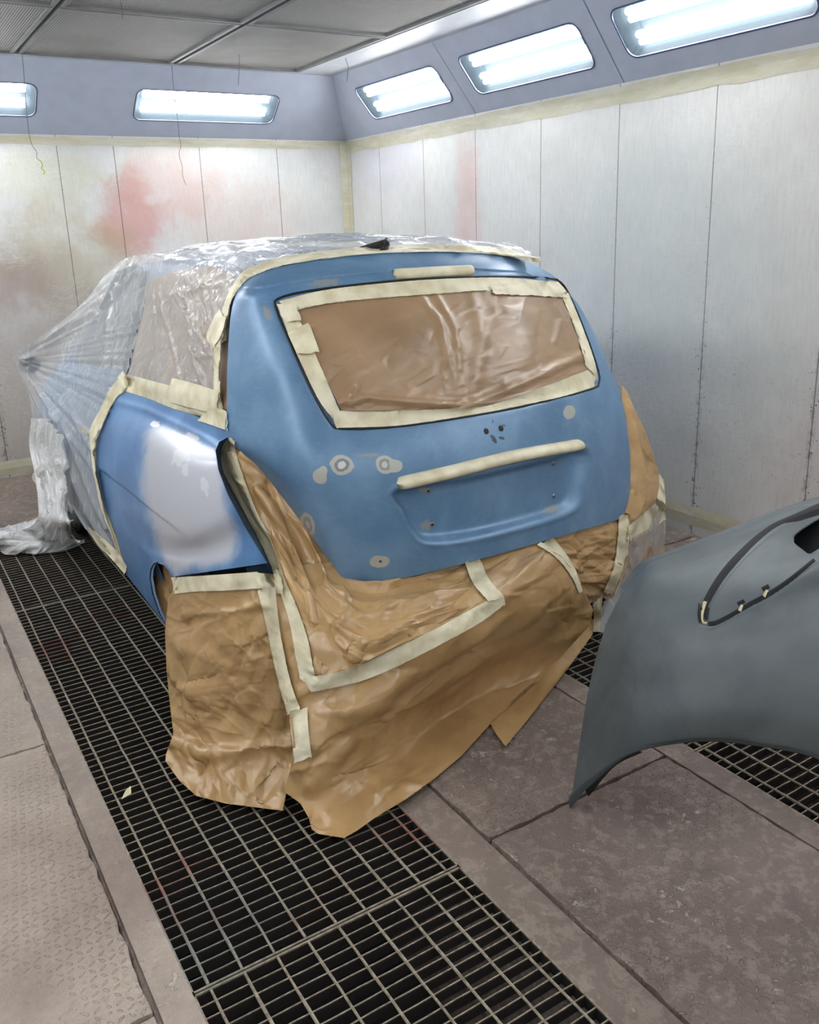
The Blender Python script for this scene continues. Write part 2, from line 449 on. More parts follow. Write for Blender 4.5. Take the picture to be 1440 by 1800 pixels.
def mat_floor(name, base, dark, plate=0.0):
    t = NT(name); X, Y, Z = t.sep(t.pos)
    big = t.noise(t.pos, 2.2, 5, .6); fine = t.noise(t.pos, 85, 4, .7)
    c = t.mix(t.step(big, .3, .7), base, dark); c = t.mix(t.math('MULTIPLY', fine, .3), c, sr(95, 86, 82))
    # flaking overspray: pale islands
    fl = t.noise(t.noise_vec(t.pos, 14, .03), 30, 5, .7); zone = t.noise(t.mapv(t.pos, loc=(3, 1, 0)), 4.0, 3)
    isl = t.math('MULTIPLY', t.step(fl, .60, .63), t.step(zone, .44, .56)); c = t.mix(t.math('MULTIPLY', isl, .7), c, sr(198, 188, 174))
    lump = t.noise(t.noise_vec(t.pos, 8, .06), 24, 5, .7); c = t.mix(t.math('MULTIPLY', t.step(lump, .48, .60), .28), c, sr(190, 178, 165))
    h = t.math('ADD', t.math('ADD', t.math('MULTIPLY', isl, .5), t.math('MULTIPLY', fine, .3)), t.math('MULTIPLY', lump, 1.1))
    if plate:
        p = t.mapv(t.pos, (44, 44, 44), (0, 0, rad(8)))
        px_, py_, _ = t.sep(p); fx = t.math('SUBTRACT', t.math('FRACT', px_), .5); fy = t.math('SUBTRACT', t.math('FRACT', py_), .5)
        par = t.math('MODULO', t.math('ADD', t.math('FLOOR', px_), t.math('FLOOR', py_)), 2); par = t.math('ABSOLUTE', par)
        a = t.math('ADD', fx, fy); b = t.math('SUBTRACT', fx, fy)
        q1 = t.math('ADD', t.math('POWER', t.math('DIVIDE', a, .62), 2), t.math('POWER', t.math('DIVIDE', b, .22), 2))
        q2 = t.math('ADD', t.math('POWER', t.math('DIVIDE', a, .22), 2), t.math('POWER', t.math('DIVIDE', b, .62), 2))
        q = t.math('ADD', t.math('MULTIPLY', q1, par), t.math('MULTIPLY', q2, t.math('SUBTRACT', 1, par)))
        loz = t.step(q, 1.0, .35); loz = t.math('MULTIPLY', loz, t.step(t.noise(t.pos, 3.2, 3), .36, .56))
        loz = t.math('MULTIPLY', loz, t.step(t.noise(t.pos, 45, 2), .3, .55))
        h = t.math('ADD', h, t.math('MULTIPLY', loz, plate)); c = t.mix(t.math('MULTIPLY', loz, .25), c, sr(180, 170, 158))
    red = t.math('MULTIPLY', t.step(t.noise(t.mapv(t.pos, loc=(7, 2, 0)), 1.6, 3), .50, .68), .35)
    c = t.mix(red, c, sr(110, 88, 84))
    return t.fin(c, t.math('ADD', .42, t.math('MULTIPLY', big, .25)), 0, t.bump(h, .9, .009), Specular_IOR_Level=.35)
def mat_grate():
    t = NT('overspray_covered_steel'); a = t.noise(t.pos, 3.2, 4); b = t.noise(t.pos, 60, 4, .7)
    c = t.mix(t.step(b, .3, .7), sr(118, 108, 95), sr(168, 157, 140))
    red = t.step(t.noise(t.mapv(t.pos, loc=(.9, 3.1, 0)), 2.6, 3), .56, .66); c = t.mix(t.math('MULTIPLY', red, .65), c, sr(130, 72, 62))
    c = t.mix(t.math('MULTIPLY', t.step(t.noise(t.mapv(t.pos, loc=(4, 0, 0)), 1.9, 3), .56, .7), .5), c, sr(110, 126, 124))
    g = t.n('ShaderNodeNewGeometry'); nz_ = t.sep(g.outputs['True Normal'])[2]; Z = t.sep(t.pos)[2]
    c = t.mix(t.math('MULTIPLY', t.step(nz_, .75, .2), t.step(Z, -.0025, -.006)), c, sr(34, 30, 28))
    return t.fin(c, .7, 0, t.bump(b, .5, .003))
def mat_mesh():
    t = NT('ceiling_filter_mesh'); X, Y, Z = t.sep(t.pos)
    a = t.math('SINE', t.math('MULTIPLY', t.math('ADD', X, t.math('MULTIPLY', Y, .5)), 2*math.pi/.026)); b = t.math('SINE', t.math('MULTIPLY', t.math('SUBTRACT', X, t.math('MULTIPLY', Y, .5)), 2*math.pi/.026))
    k = t.math('MULTIPLY', a, b); v = t.step(k, -.5, .5)
    c = t.mix(v, sr(104, 103, 99), sr(182, 179, 171)); n_ = t.noise(t.noise_vec(t.pos, 2, .3), 3.0, 4); c = t.mix(t.math('MULTIPLY', t.step(n_, .4, .7), .4), c, sr(128, 125, 118))
    return t.fin(c, .75, 0, t.bump(v, .6, .01))
def emis(name, col, st):
    t = NT(name); t.b.inputs['Emission Color'].default_value = col; t.b.inputs['Emission Strength'].default_value = st
    return t.fin((.9, .9, .9, 1), .5)
def mat_pane():
    t = NT('lamp_glass'); return t.fin((.86, .93, .97, 1), .15, 0, None, Alpha=.05, Specular_IOR_Level=.5)
M = dict(kraft=mat_kraft(), kraft_smooth=mat_kraft('flat_kraft_paper', .22, (150, 122, 92), (170, 140, 108)), tape=mat_tape(), gate=mat_gate(), quarter=mat_quarter(), bumper=mat_bumper(),
    film=mat_film('clear_masking_film', .46, (.62, .65, .68, 1), .22), film_window=mat_film('window_masking_film', .42, (.66, .66, .66, 1), .16, 12, .3), film_dense=mat_film('bunched_masking_film', .74, (.80, .81, .81, 1), .3, 14, .8, (1, 1, .6)), film_roof=mat_film('taut_masking_film', .58, (.68, .71, .74, 1), .13, 16, .6, (1, .5, 1)),
    wall_b=mat_wall('back_wall_panels', 'x'), wall_r=mat_wall('side_wall_panels', 'y'),
    slope=simple('blue_grey_panel_paint', sr(180, 186, 200), .5, 0, .04), white=simple('white_ceiling_paint', sr(196, 198, 202), .5, 0, .04),
    floor=mat_floor('worn_concrete_kerb', sr(142, 127, 118), sr(118, 105, 99)), plate=mat_floor('painted_checker_plate', sr(140, 125, 116), sr(112, 99, 94), .6), plate_l=mat_floor('pale_beige_plate', sr(196, 182, 168), sr(176, 162, 150), .6), kerb_l=mat_floor('pale_beige_kerb', sr(184, 170, 157), sr(160, 147, 138)),  # left plates and kerb get a paler, more beige base colour
    grate=mat_grate(), pit=simple('pit_dark', sr(16, 14, 13), .9, 0, .2), mesh=mat_mesh(), beam=simple('ceiling_beam_grey', sr(120, 120, 118), .6, 0, .1),
    dark=simple('black_rubber', sr(16, 17, 20), .5), navy=simple('dark_trim', sr(10, 11, 20), .7), gasket=simple('lamp_gasket', sr(70, 84, 116), .5),
    reflector=simple('grey_reflector', sr(44, 56, 64), .9), tube=emis('fluorescent_tube', (.97, .985, 1.0, 1), TUBE_POWER), pane=mat_pane(),
    glass=simple('dark_car_glass', sr(70, 76, 82), .1), body=simple('blue_body_paint', sr(104, 138, 176), .35, .1, .06), under=simple('underbody_black', sr(22, 22, 24), .8),
    steel=simple('screw_steel', sr(150, 150, 148), .35, .8), hole=simple('screw_hole_black', sr(10, 12, 16), .6), cream=simple('cream_clip', sr(206, 196, 160), .5),
    thread=simple('grey_thread', sr(90, 88, 84), .8), green=simple('yellow_green_thread', sr(176, 190, 60), .7), rim=simple('wheel_silver', sr(150, 152, 156), .35, .6))

# ------------------------------------------------------------------ shell of the booth
def quad(name, pts, mat, kind='structure'):
    o = mk(name, pts, [(0, 1, 2, 3)], mat, smooth=False); setp(o, kind=kind); return o
def box_obj(name, b, mat, **k):
    q = MB(); q.box(*b); o = q.build(name, mat, k.pop('parent', None)); setp(o, **k); return o
TH = .08
box_obj('wall_back', (XL-TH, XR+TH, YB, YB+TH, -.02, ZW), M['wall_b'], kind='structure')
box_obj('wall_right', (XR, XR+TH, YF-TH, YB, -.02, ZW), M['wall_r'], kind='structure')
box_obj('wall_left', (XL-TH, XL, YF-TH, YB, -.02, ZW), M['wall_r'], kind='structure')
box_obj('wall_front', (XL, XR, YF-TH, YF, -.02, ZW), M['wall_b'], kind='structure')
# floor slab pieces around the two grated channels
fl = MB()
for x0, x1 in ((XL, G1[0]), (G1[1], G2[0]), (G2[1], XR)): fl.box(x0, x1, YF, YB, -.60, -.022)
for x0, x1 in ((XL, XL+.018), (G1[1], 1.187), (1.881, G2[0]), (G2[1], 2.768), (XR-.018, XR)): fl.box(x0, x1, YF, YB, -.022, 0)
fl.box(G1[0], G1[1], YF, YF+.3, -.60, 0); fl.box(G2[0], G2[1], YF, YF+.3, -.60, 0)
fl.box(G1[0], G1[1], 5.165, YB, -.60, 0); fl.box(G2[0], G2[1], 5.165, YB, -.60, 0)
setp(fl.build('floor', M['floor']), kind='structure')
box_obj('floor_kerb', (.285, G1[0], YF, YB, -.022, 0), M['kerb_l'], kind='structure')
pit = MB()
for x0, x1 in (G1, G2): pit.box(x0, x1, YF, YB, -.62, -.55)
setp(pit.build('floor_channel', M['pit']), kind='structure')

# ceiling with a white border; filters hang in it
cb = MB(); FX0, FX1, FY0, FY1 = .12, 2.89, -.05+.0, 6.0
TB = .05
for b in ((XL+SLX-.02, FX0, YF, YB), (FX1, XR-SLX+.02, YF, YB), (FX0, FX1, FY1, YB), (FX0, FX1, YF, FY0-1.0)): cb.box(b[0], b[1], b[2], b[3], ZC, ZC+TB)
cb.box(XL, XR, YF, YB, ZC+.10, ZC+.14)
setp(cb.build('ceiling', M['white']), kind='structure')

# sloping lamp panels
def rrect(x0, x1, y0, y1, r, n=6):
    out = []
    for cx, cy, a0 in ((x1-r, y1-r, 0), (x0+r, y1-r, 90), (x0+r, y0+r, 180), (x1-r, y0+r, 270)):
        for k in range(n+1):
            a = rad(a0+90*k/n); out.append((cx+r*math.cos(a), cy+r*math.sin(a)))
    return out
def slope_panel(name, O, A, U, outer, holes, seams=()):
    """O origin, A along, U up-slope; outer/hole outlines in that plane"""
    O, A, U = (np.array(q, float) for q in (O, A, U)); U /= np.linalg.norm(U)
    loops = [outer]+holes; tri = geometry.tessellate_polygon([[Vector((p[0], p[1], 0)) for p in l] for l in loops])
    flat = [p for l in loops for p in l]
    V = [O+A*p[0]+U*p[1] for p in flat]
    o = mk(name, V, tri, M['slope'], smooth=False, thick=.003); setp(o, kind='structure')
    for s_ in seams:
        Nn = np.cross(A, U); Nn /= np.linalg.norm(Nn)
        if Nn[2] > 0: Nn = -Nn
        q = MB(); a, b = O+A*s_+U*.0+Nn*.0015, O+A*s_+U*(outer[2][1])+Nn*.0015
        e = A*.002; q.add([a-e, a+e, b+e, b-e], [(0, 1, 2, 3)]); setp(q.build('trim_1', M['gasket']), kind='structure')
    return o
LW, LY0, LY1 = 1.015, .118, .368
lamps_r = [4.888, 3.612, 2.358, 1.09, -.17]
lamps_b = [(.168), (1.810)]
def lamp(O, A, U, a0, label, group):
    O, A, U = (np.array(q, float) for q in (O, A, U)); U = U/np.linalg.norm(U); Nn = np.cross(A, U)
    if Nn[2] > 0: Nn = -Nn                         # into the room
    base = O+A*(a0+LW/2)+U*LY0
    t = empty('ceiling_light', base, label, 'ceiling light', group)
    P = lambda a, u, d: O+A*(a0+a)+U*u+Nn*d
    ring = rrect(0, LW, LY0, LY1, .05); ring2 = rrect(-.008, LW+.008, LY0-.008, LY1+.008, .058); n = len(ring)
    V = [P(x, y, .004) for x, y in ring]+[P(x, y, .004) for x, y in ring2]+[P(x, y, -.02) for x, y in ring]
    Fc = [(i, (i+1) % n, n+(i+1) % n, n+i) for i in range(n)]+[(i, 2*n+i, 2*n+(i+1) % n, (i+1) % n) for i in range(n)]
    mk('gasket', V, Fc, M['gasket'], t, smooth=False)
    back = rrect(.05, LW-.05, LY0+.03, LY1-.03, .03)
    V = [P(x, y, -.003) for x, y in ring]+[P(x, y, -.085) for x, y in back]
    Fc = [(i, (i+1) % n, n+(i+1) % n, n+i) for i in range(n)]+[tuple(n+i for i in range(n))]
    mk('housing', V, Fc, M['reflector'], t, smooth=False)
    cen = (LY0+LY1)/2
    for u in (cen-.079, cen-.041, cen+.041, cen+.079):
        q = MB(); q.tube([P(.055, u, -.045), P(LW-.055, u, -.045)], .0165, 10)
        q.build('fluorescent_tube', M['tube'], t, smooth=True)
    mk('glass_pane', [P(x, y, -.012) for x, y in ring], [tuple(range(n))], M['pane'], t, smooth=False)
    return t
AR, UR = (0, 1, 0), (-SLX, 0, ZC-ZW)
OR_ = (XR, 0, ZW)
holes = [rrect(a, a+LW, LY0, LY1, .05) for a in lamps_r]
PR, PB = PANEL_LEN_R, PANEL_LEN_B
outR = [(YF, 0), (YB, 0), (YB-SLY, PR), (YF+SLX, PR)]
slope_panel('wall_right_slope', OR_, AR, UR, outR, holes, (3.49, 4.76))
lab_r = ['slanted twin-tube ceiling light nearest the booth corner, first on the right wall', 'slanted twin-tube ceiling light in the middle of the right wall row', 'large slanted ceiling light cut by the top right edge of the photo',
         'ceiling light on the right wall beside the photographer', 'ceiling light on the right wall behind the photographer']
GR = 'slanted fluorescent lights around the booth'
for a, l in zip(lamps_r, lab_r): lamp(OR_, AR, UR, a, l, GR)
OB, AB, UB = (0, YB, ZW), (1, 0, 0), (0, -SLY, ZC-ZW)
outB = [(XL, 0), (XR, 0), (XR-SLX, PB), (XL+SLX, PB)]
slope_panel('wall_back_slope', OB, AB, UB, outB, [rrect(a, a+LW, LY0+.03, LY1+.03, .05) for a in lamps_b], (1.5,))
LY0 += .03; LY1 += .03
lamp(OB, AB, UB, lamps_b[0], 'ceiling light on the back wall cut by the left edge of the photo', GR)
lamp(OB, AB, UB, lamps_b[1], 'whole slanted ceiling light in view on the back wall above the pink stain', GR)
LY0 -= .03; LY1 -= .03
OL, AL, UL = (XL, 0, ZW), (0, 1, 0), (SLX, 0, ZC-ZW)
slope_panel('wall_left_slope', OL, AL, UL, outR, [rrect(a, a+LW, LY0, LY1, .05) for a in lamps_r])
for k, a in enumerate(lamps_r): lamp(OL, AL, UL, a, 'ceiling light on the unseen left wall of the booth', GR)
OFr, AF, UF = (0, YF, ZW), (1, 0, 0), (0, SLX, ZC-ZW)
slope_panel('wall_front_slope', OFr, AF, UF, [(XL, 0), (XR, 0), (XR-SLX, PR), (XL+SLX, PR)], [rrect(a, a+LW, LY0, LY1, .05) for a in lamps_b])
for a in lamps_b: lamp(OFr, AF, UF, a, 'ceiling light on the unseen front wall of the booth', GR)

# ceiling filters
xs = [FX0, 1.05, 1.995, FX1]; ys = [-1.25, -.05, 1.155, 2.36, 3.565, 4.77, FY1]
where = {(0, 5): 'leftmost mesh ceiling filter along the back wall, mostly off the left edge', (1, 5): 'mesh ceiling filter over the whole back wall light', (2, 5): 'mesh ceiling filter in the back right corner of the booth',
         (0, 4): 'mesh ceiling filter one row in, cut by the top left corner', (1, 4): 'mesh ceiling filter one row in from the back, at the top edge', (2, 4): 'mesh ceiling filter one row in, along the white right border'}
for i in range(3):
    for j in range(6):
        if j < 3: continue
        x0, x1, y0, y1 = xs[i]+.012, xs[i+1]-.012, ys[j]+.01, ys[j+1]-.006
        if j == 5: y1 = FY1
        t = empty('ceiling_filter', ((x0+x1)/2, (y0+y1)/2, ZC), where.get((i, j), 'mesh ceiling filter nearer the camera, out of view above'), 'ceiling filter', 'mesh filters in the booth ceiling')
        q = MB(); q.box(x0+.02, x1-.02, y0+.02, y1-.02, ZC+.012, ZC+.03); q.build('mesh', M['mesh'], t)
        q = MB(); r = .022
        for b in ((x0, x1, y0, y0+r), (x0, x1, y1-r, y1), (x0, x0+r, y0+r, y1-r), (x1-r, x1, y0+r, y1-r)): q.box(b[0], b[1], b[2], b[3], ZC+.0, ZC+.025)
        q.build('frame', M['beam'], t)
q = MB(); q.box(FX0, FX1, -1.25, 2.36, ZC+.02, ZC+.05); setp(q.build('ceiling_near_filters', M['mesh']), kind='structure')
for k, x in enumerate(xs[1:3]):
    q = MB(); q.box(x-.012, x+.012, YF, FY1+.01, ZC+.03, ZC+.09); setp(q.build('ceiling_beam', M['dark']), kind='structure')

# ------------------------------------------------------------------ gratings
def grating(x0, x1, y0, y1, label):
    t = empty('floor_grating', ((x0+x1)/2, (y0+y1)/2, -.03), label, 'floor grating', 'steel gratings over the floor channels')
    rnd = random.Random(int(x0*100+y0*10)); q = MB(); e = .004; zt = 0.0
    for b in ((x0, x0+e, y0, y1), (x1-e, x1, y0, y1), (x0, x1, y0, y0+e), (x0, x1, y1-e, y1)): q.box(b[0], b[1], b[2], b[3], -.035, zt)
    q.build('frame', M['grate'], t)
    q = MB(); n = round((y1-y0)/.0362)
    for k in range(1, n):
        y = y0+(y1-y0)*k/n+rnd.uniform(-.0012, .0012); w_ = .0013; ns = 9
        V = []
        for i in range(ns+1):
            x = x0+e+(x1-x0-2*e)*i/ns; o = rnd.uniform(-.0013, .0013)
            V += [(x, y+o-w_, -.032), (x, y+o+w_, -.032), (x, y+o+w_, -.002), (x, y+o-w_, -.002)]
        Fc = []
        for i in range(ns):
            a = 4*i
            Fc += [(a+3, a+2, a+6, a+7), (a+1, a+0, a+4, a+5), (a, a+3, a+7, a+4), (a+2, a+1, a+5, a+6)]
        q.add(V, Fc)
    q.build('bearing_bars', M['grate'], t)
    q = MB(); s_ = (x1-x0-.032*2)/8
    for k in range(9):
        x = x0+.038+(x1-x0-.076)*k/8; pts = []
        m_ = int((y1-y0)/.08)
        for i in range(m_+1): pts.append((x+rnd.uniform(-.001, .001), y0+e+(y1-y0-2*e)*i/m_, -.0015+rnd.uniform(-.0006, .0006)))
        q.tube(pts, [.0036+rnd.uniform(-.0006, .0008) for _ in pts], 6)
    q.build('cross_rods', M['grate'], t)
gl = {('a', 0): 'rectangular steel grating at the bottom edge of the photo, nearest the camera', ('a', 1): 'long steel grating running beside the blue car and under its paper skirt', ('a', 2): 'far steel grating under the heap of clear film',
      ('b', 0): 'nearest grating of the right strip, below the grey bumper', ('b', 1): 'steel grating of the right strip, dark between car and grey bumper', ('b', 2): 'far grating of the right strip, under the hidden side of the car'}
for nm, (x0, x1) in (('a', G1), ('b', G2)):
    for k, (y0, y1) in enumerate(((-1.0, 1.566), (1.572, 4.0), (4.006, 5.16))): grating(x0, x1, y0, y1, gl[(nm, k)])

# ------------------------------------------------------------------ floor plates
def plate(x0, x1, y0, y1, label, z=.006, seed=0):
    rnd = random.Random(seed); pts = []
    nx, ny = max(4, int((x1-x0)/.03)), max(4, int((y1-y0)/.03))
    j = lambda: rnd.uniform(-.0045, .003)
    for i in range(nx): pts.append((x0+(x1-x0)*i/nx, y0+j()))
    for i in range(ny): pts.append((x1+j(), y0+(y1-y0)*i/ny))
    for i in range(nx): pts.append((x1-(x1-x0)*i/nx, y1+j()))
    for i in range(ny): pts.append((x0+j(), y1-(y1-y0)*i/ny))
    n = len(pts); cx, cy = (x0+x1)/2, (y0+y1)/2
    ins_ = [(p[0]+(.004 if p[0] < cx else -.004), p[1]+(.004 if p[1] < cy else -.004)) for p in pts]
    V = [(p[0], p[1], -.0215) for p in pts]+[(p[0], p[1], z-.002) for p in pts]+[(p[0], p[1], z) for p in ins_]
    Fc = [(i, (i+1) % n, n+(i+1) % n, n+i) for i in range(n)]+[(n+i, n+(i+1) % n, 2*n+(i+1) % n, 2*n+i) for i in range(n)]+[tuple(2*n+i for i in range(n))]
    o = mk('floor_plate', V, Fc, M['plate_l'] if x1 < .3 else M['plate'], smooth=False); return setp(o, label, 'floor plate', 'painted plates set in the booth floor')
ysl = [-1.25, .32, 1.563, 2.795, 4.03, 5.27, 6.49]
ll = ['', 'painted floor plate in the bottom left corner of the photo', 'checkered floor plate at the left edge below the dark cross gap', 'checkered floor plate at the left edge above the dark cross gap', 'floor plate left of the film heap', 'plain brown floor plate by the back wall, left of the car']
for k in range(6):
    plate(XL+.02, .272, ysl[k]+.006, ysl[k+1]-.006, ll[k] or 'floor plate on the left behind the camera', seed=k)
ysr = [-1.25, .40, 1.60, 2.86, 4.1, 5.3, 6.49]
lm = ['floor plate between the gratings behind the camera', 'large rust-tinted checkered plate at the bottom right of the photo', 'floor plate under the rear of the car and its hanging paper', 'floor plate under the middle of the car', 'floor plate under the front of the car', 'floor plate in front of the car by the back wall']
for k in range(6):
    plate(1.198, 1.868, ysr[k]+.006, ysr[k+1]-.006, lm[k], seed=20+k)
lr = ['floor plate by the right wall behind the camera', 'floor plate by the right wall hidden below the grey bumper', 'floor plate by the right wall behind the grey bumper', 'small visible floor plate at the foot of the right wall beside the car', 'floor plate by the right wall hidden beside the car', 'floor plate in the far right corner hidden by the car']
for k in range(6):
    plate(2.78, XR-.02, ysr[k]+.006, ysr[k+1]-.006, lr[k], seed=40+k)

# ------------------------------------------------------------------ tape bands that hold the wall film
def band(name, pts, label, group='wide tape bands edging the wall film'):
    V, Fc = pts; o = mk(name, V, Fc, M['tape_w'], smooth=False); return setp(o, label, 'masking tape', group)
def mat_tape_w():
    t = NT('old_yellow_tape'); a = t.noise(t.mapv(t.pos, (1, 1, 4)), 5, 5, .6)
    c = t.mix(t.step(a, .3, .7), sr(196, 190, 160), sr(212, 208, 188)); b = t.noise(t.noise_vec(t.pos, 3, .2), 14, 4, .6)
    return t.fin(c, .45, 0, t.bump(b, .5, .01))
M['tape_w'] = mat_tape_w()
def strip_plane(f, a0, a1, b0, b1, n=40, amp=.006, seed=1):
    rnd = random.Random(seed); V = []
    for i in range(n+1):
        a = a0+(a1-a0)*i/n
        V += [f(a, b0+rnd.uniform(-amp, amp), .0015), f(a, (b0+b1)/2, .004+rnd.uniform(0, .003)), f(a, b1+rnd.uniform(-amp, amp), .0015)]
    Fc = []
    for i in range(n):
        k = 3*i; Fc += [(k, k+1, k+4, k+3), (k+1, k+2, k+5, k+4)]
    return V, Fc
fb = lambda a, b, d: (a, YB-d, b); fr = lambda a, b, d: (XR-d, a, b)
band('masking_tape', strip_plane(fb, XL, XR-.06, 2.195, 2.250), 'tape band along the top of the back wall film', )
band('masking_tape', strip_plane(fb, XL, XR-.06, .015, .115, seed=2), 'tape band along the foot of the back wall')
band('masking_tape', strip_plane(fr, YF, YB-.02, 2.165, 2.250, 80, seed=3), 'tape band along the top of the right wall film')
band('masking_tape', strip_plane(fr, YF, YB-.02, .05, .155, 80, seed=4), 'tape band along the foot of the right wall')
q = MB(); q.add([(XR-.06, YB-.003, 0.02), (XR-.008, YB-.02, 0.02), (XR-.003, YB-.07, 0.02), (XR-.06, YB-.003, 2.25), (XR-.008, YB-.02, 2.25), (XR-.003, YB-.07, 2.25)], [(0, 1, 4, 3), (1, 2, 5, 4)])
o = q.build('masking_tape', M['tape_w']); setp(o, 'upright tape band in the corner between back and right wall', 'masking tape', 'wide tape bands edging the wall film')

# ------------------------------------------------------------------ the car
CARX = 1.66
car = empty('car', (CARX, 4.1, 0), 'blue hatchback car half masked with paper and film, tailgate bare', 'car')
# hull under the coverings
def hull():
    st = [  # Y, half widths / heights: sill, low, mid, belt, glass top, roof edge, centre
        (2.86, .80, .84, .83, .68, .53, .44, 1.425, .98),
        (3.25, .85, .885, .87, .725, .50, .40, 1.49, .97),
        (3.80, .86, .895, .875, .735, .50, .40, 1.51, .96),
        (4.30, .86, .895, .875, .735, .48, .38, 1.49, .95),
        (4.60, .85, .89, .87, .735, .50, .40, 1.42, .95),
        (5.05, .85, .89, .865, .74, .62, .50, 1.10, .94),
        (5.30, .84, .88, .85, .74, .60, .45, .96, .90),
        (5.70, .80, .83, .80, .68, .55, .40, .88, .84),
        (5.98, .66, .70, .66, .55, .42, .30, .74, .72)]
    R = []
    for (y, a, b, c, d, e, f_, zt, zb) in st:
        half = [(a*.96, .20), (b, .42), (c, .68), (d+.02, zb-.02), (d, zb), ((d+e)/2+.015, (zb+zt)/2-.01), (e, zt-.05), (f_, zt-.012), (f_*.5, zt+.012), (0, zt+.02)]
        full = [(-x, z) for x, z in half]+[(x, z) for x, z in half[-2::-1]]
        R.append([(CARX+x, y, z) for x, z in full])
    R = np.array(R); G = _cr(_cr(R, 60).transpose(1, 0, 2), 76).transpose(1, 0, 2)
    return G
HG = hull(); hn, hm = HG.shape[:2]
hk = np.ones((hn-1, hm-1), bool)
for wy in (2.76, 4.98):
    c_ = (HG[:-1, :-1]+HG[1:, 1:])/2
    hk &= ~((np.hypot(c_[..., 1]-wy, c_[..., 2]-.30) < .37) & (np.abs(c_[..., 0]-CARX) > .6))
hf = grid_faces(hn, hm, hk)
mb = MB(); mb.add(HG.reshape(-1, 3), hf); mb.f += [[j for j in range(hm)], [(hn-1)*hm+j for j in range(hm)][::-1], [i*hm for i in range(hn)]+[i*hm+hm-1 for i in range(hn-1, -1, -1)]]
hull_o = mb.build('body_shell', M['body'], car, smooth=True)
HULL = bvh_of(HG.reshape(-1, 3), hf)

def on_hull(name, rows, mat, poly):
    G = drape(px_net(rows, 60, 50), .006, [HULL], 1); V, Fc, _ = trim(G, poly); return mk(name, V, Fc, mat, car)
on_hull('door_glass', [[(140,470),(255,455)], [(110,560),(250,545)], [(95,650),(230,660)]], M['glass'], [(205,478),(232,466),(250,468),(246,500),(232,570),(214,650),(170,645),(125,634),(150,590),(180,530)])
on_hull('door_pillar', [[(235,455),(275,455)], [(225,560),(262,560)], [(205,670),(240,670)]], M['navy'], [(250,476),(262,476),(256,530),(240,600),(226,660),(214,656),(230,590),(246,520)])
# tailgate
gate_rows = [
 [(430,492,'y',2.77),(480,470,'y',2.72),(560,455,'y',2.67),(680,444,'y',2.635),(800,443,'y',2.635),(905,453,'y',2.66),(975,486,'y',2.72)],
 [(414,520,'y',2.74),(452,506,'y',2.64),(555,482,'y',2.59),(680,469,'y',2.555),(803,466,'y',2.555),(910,474,'y',2.58),(1000,513,'y',2.68)],
 [(405,560,'y',2.71),(460,540,'y',2.585),(560,509,'y',2.545),(680,494,'y',2.52),(808,488,'y',2.52),(918,494,'y',2.54),(1024,548,'y',2.64)],
 [(400,640,'y',2.66),(482,632,'y',2.465),(585,604,'y',2.42),(702,590,'y',2.395),(838,577,'y',2.395),(958,575,'y',2.42),(1063,628,'y',2.54)],
 [(399,712,'y',2.62),(508,735,'y',2.365),(618,745,'y',2.30),(730,738,'y',2.272),(870,720,'y',2.272),(990,698,'y',2.305),(1092,706,'y',2.465)],
 [(400,768,'y',2.594),(520,815,'y',2.31),(622,822,'y',2.245),(735,815,'y',2.215),(874,796,'y',2.215),(1000,776,'y',2.26),(1104,775,'y',2.42)],
 [(455,822,'y',2.50),(550,888,'y',2.28),(640,900,'y',2.222),(745,890,'y',2.192),(876,866,'y',2.192),(1004,842,'y',2.24),(1107,835,'y',2.39)],
 [(520,905,'y',2.40),(582,957,'y',2.262),(660,962,'y',2.21),(755,950,'y',2.182),(878,922,'y',2.182),(1005,893,'y',2.232),(1104,880,'y',2.37)],
 [(590,1002,'y',2.28),(610,1017,'y',2.245),(683,1020,'y',2.205),(770,1002,'y',2.18),(884,972,'y',2.18),(1004,937,'y',2.23),(1095,909,'y',2.35)]]
gr = []
for r in gate_rows:
    P = [at(*q) for q in r]; gr.append(P+[P[-1]+np.array([.012, .12, 0.0]), P[-1]+np.array([-.02, .24, .0])])
GN, GM = 240, 260
GG = net(gr, GN, GM)
gpx, gdep = proj(GG); gN = normals(GG)
plate_poly = smooth_poly([(697,862),(830,838),(960,808),(1029,790),(1026,850),(1015,885),(985,905),(900,930),(810,950),(750,953),(728,935),(710,900)], 4)
sd = sdf(gpx, plate_poly)
rec = 1/(1+np.exp(np.clip((sd+5)/2.4, -30, 30)))
GG = GG - gN*(rec*.036 - .0045*np.exp(-((sd-4)/5)**2))[..., None]
win_poly = smooth_poly([(484,540),(492,524),(540,512),(650,498),(760,489),(880,486),(965,489),(988,499),(1006,528),(1032,592),(1052,652),(1053,672),(1040,684),(940,710),(830,731),(700,750),(602,754),(578,740),(545,682),(510,604)], 5)
sw = sdf(gpx, win_poly)
GG = GG - gN*((1/(1+np.exp(np.clip((sw+1)/2.0, -30, 30))))*.010)[..., None]
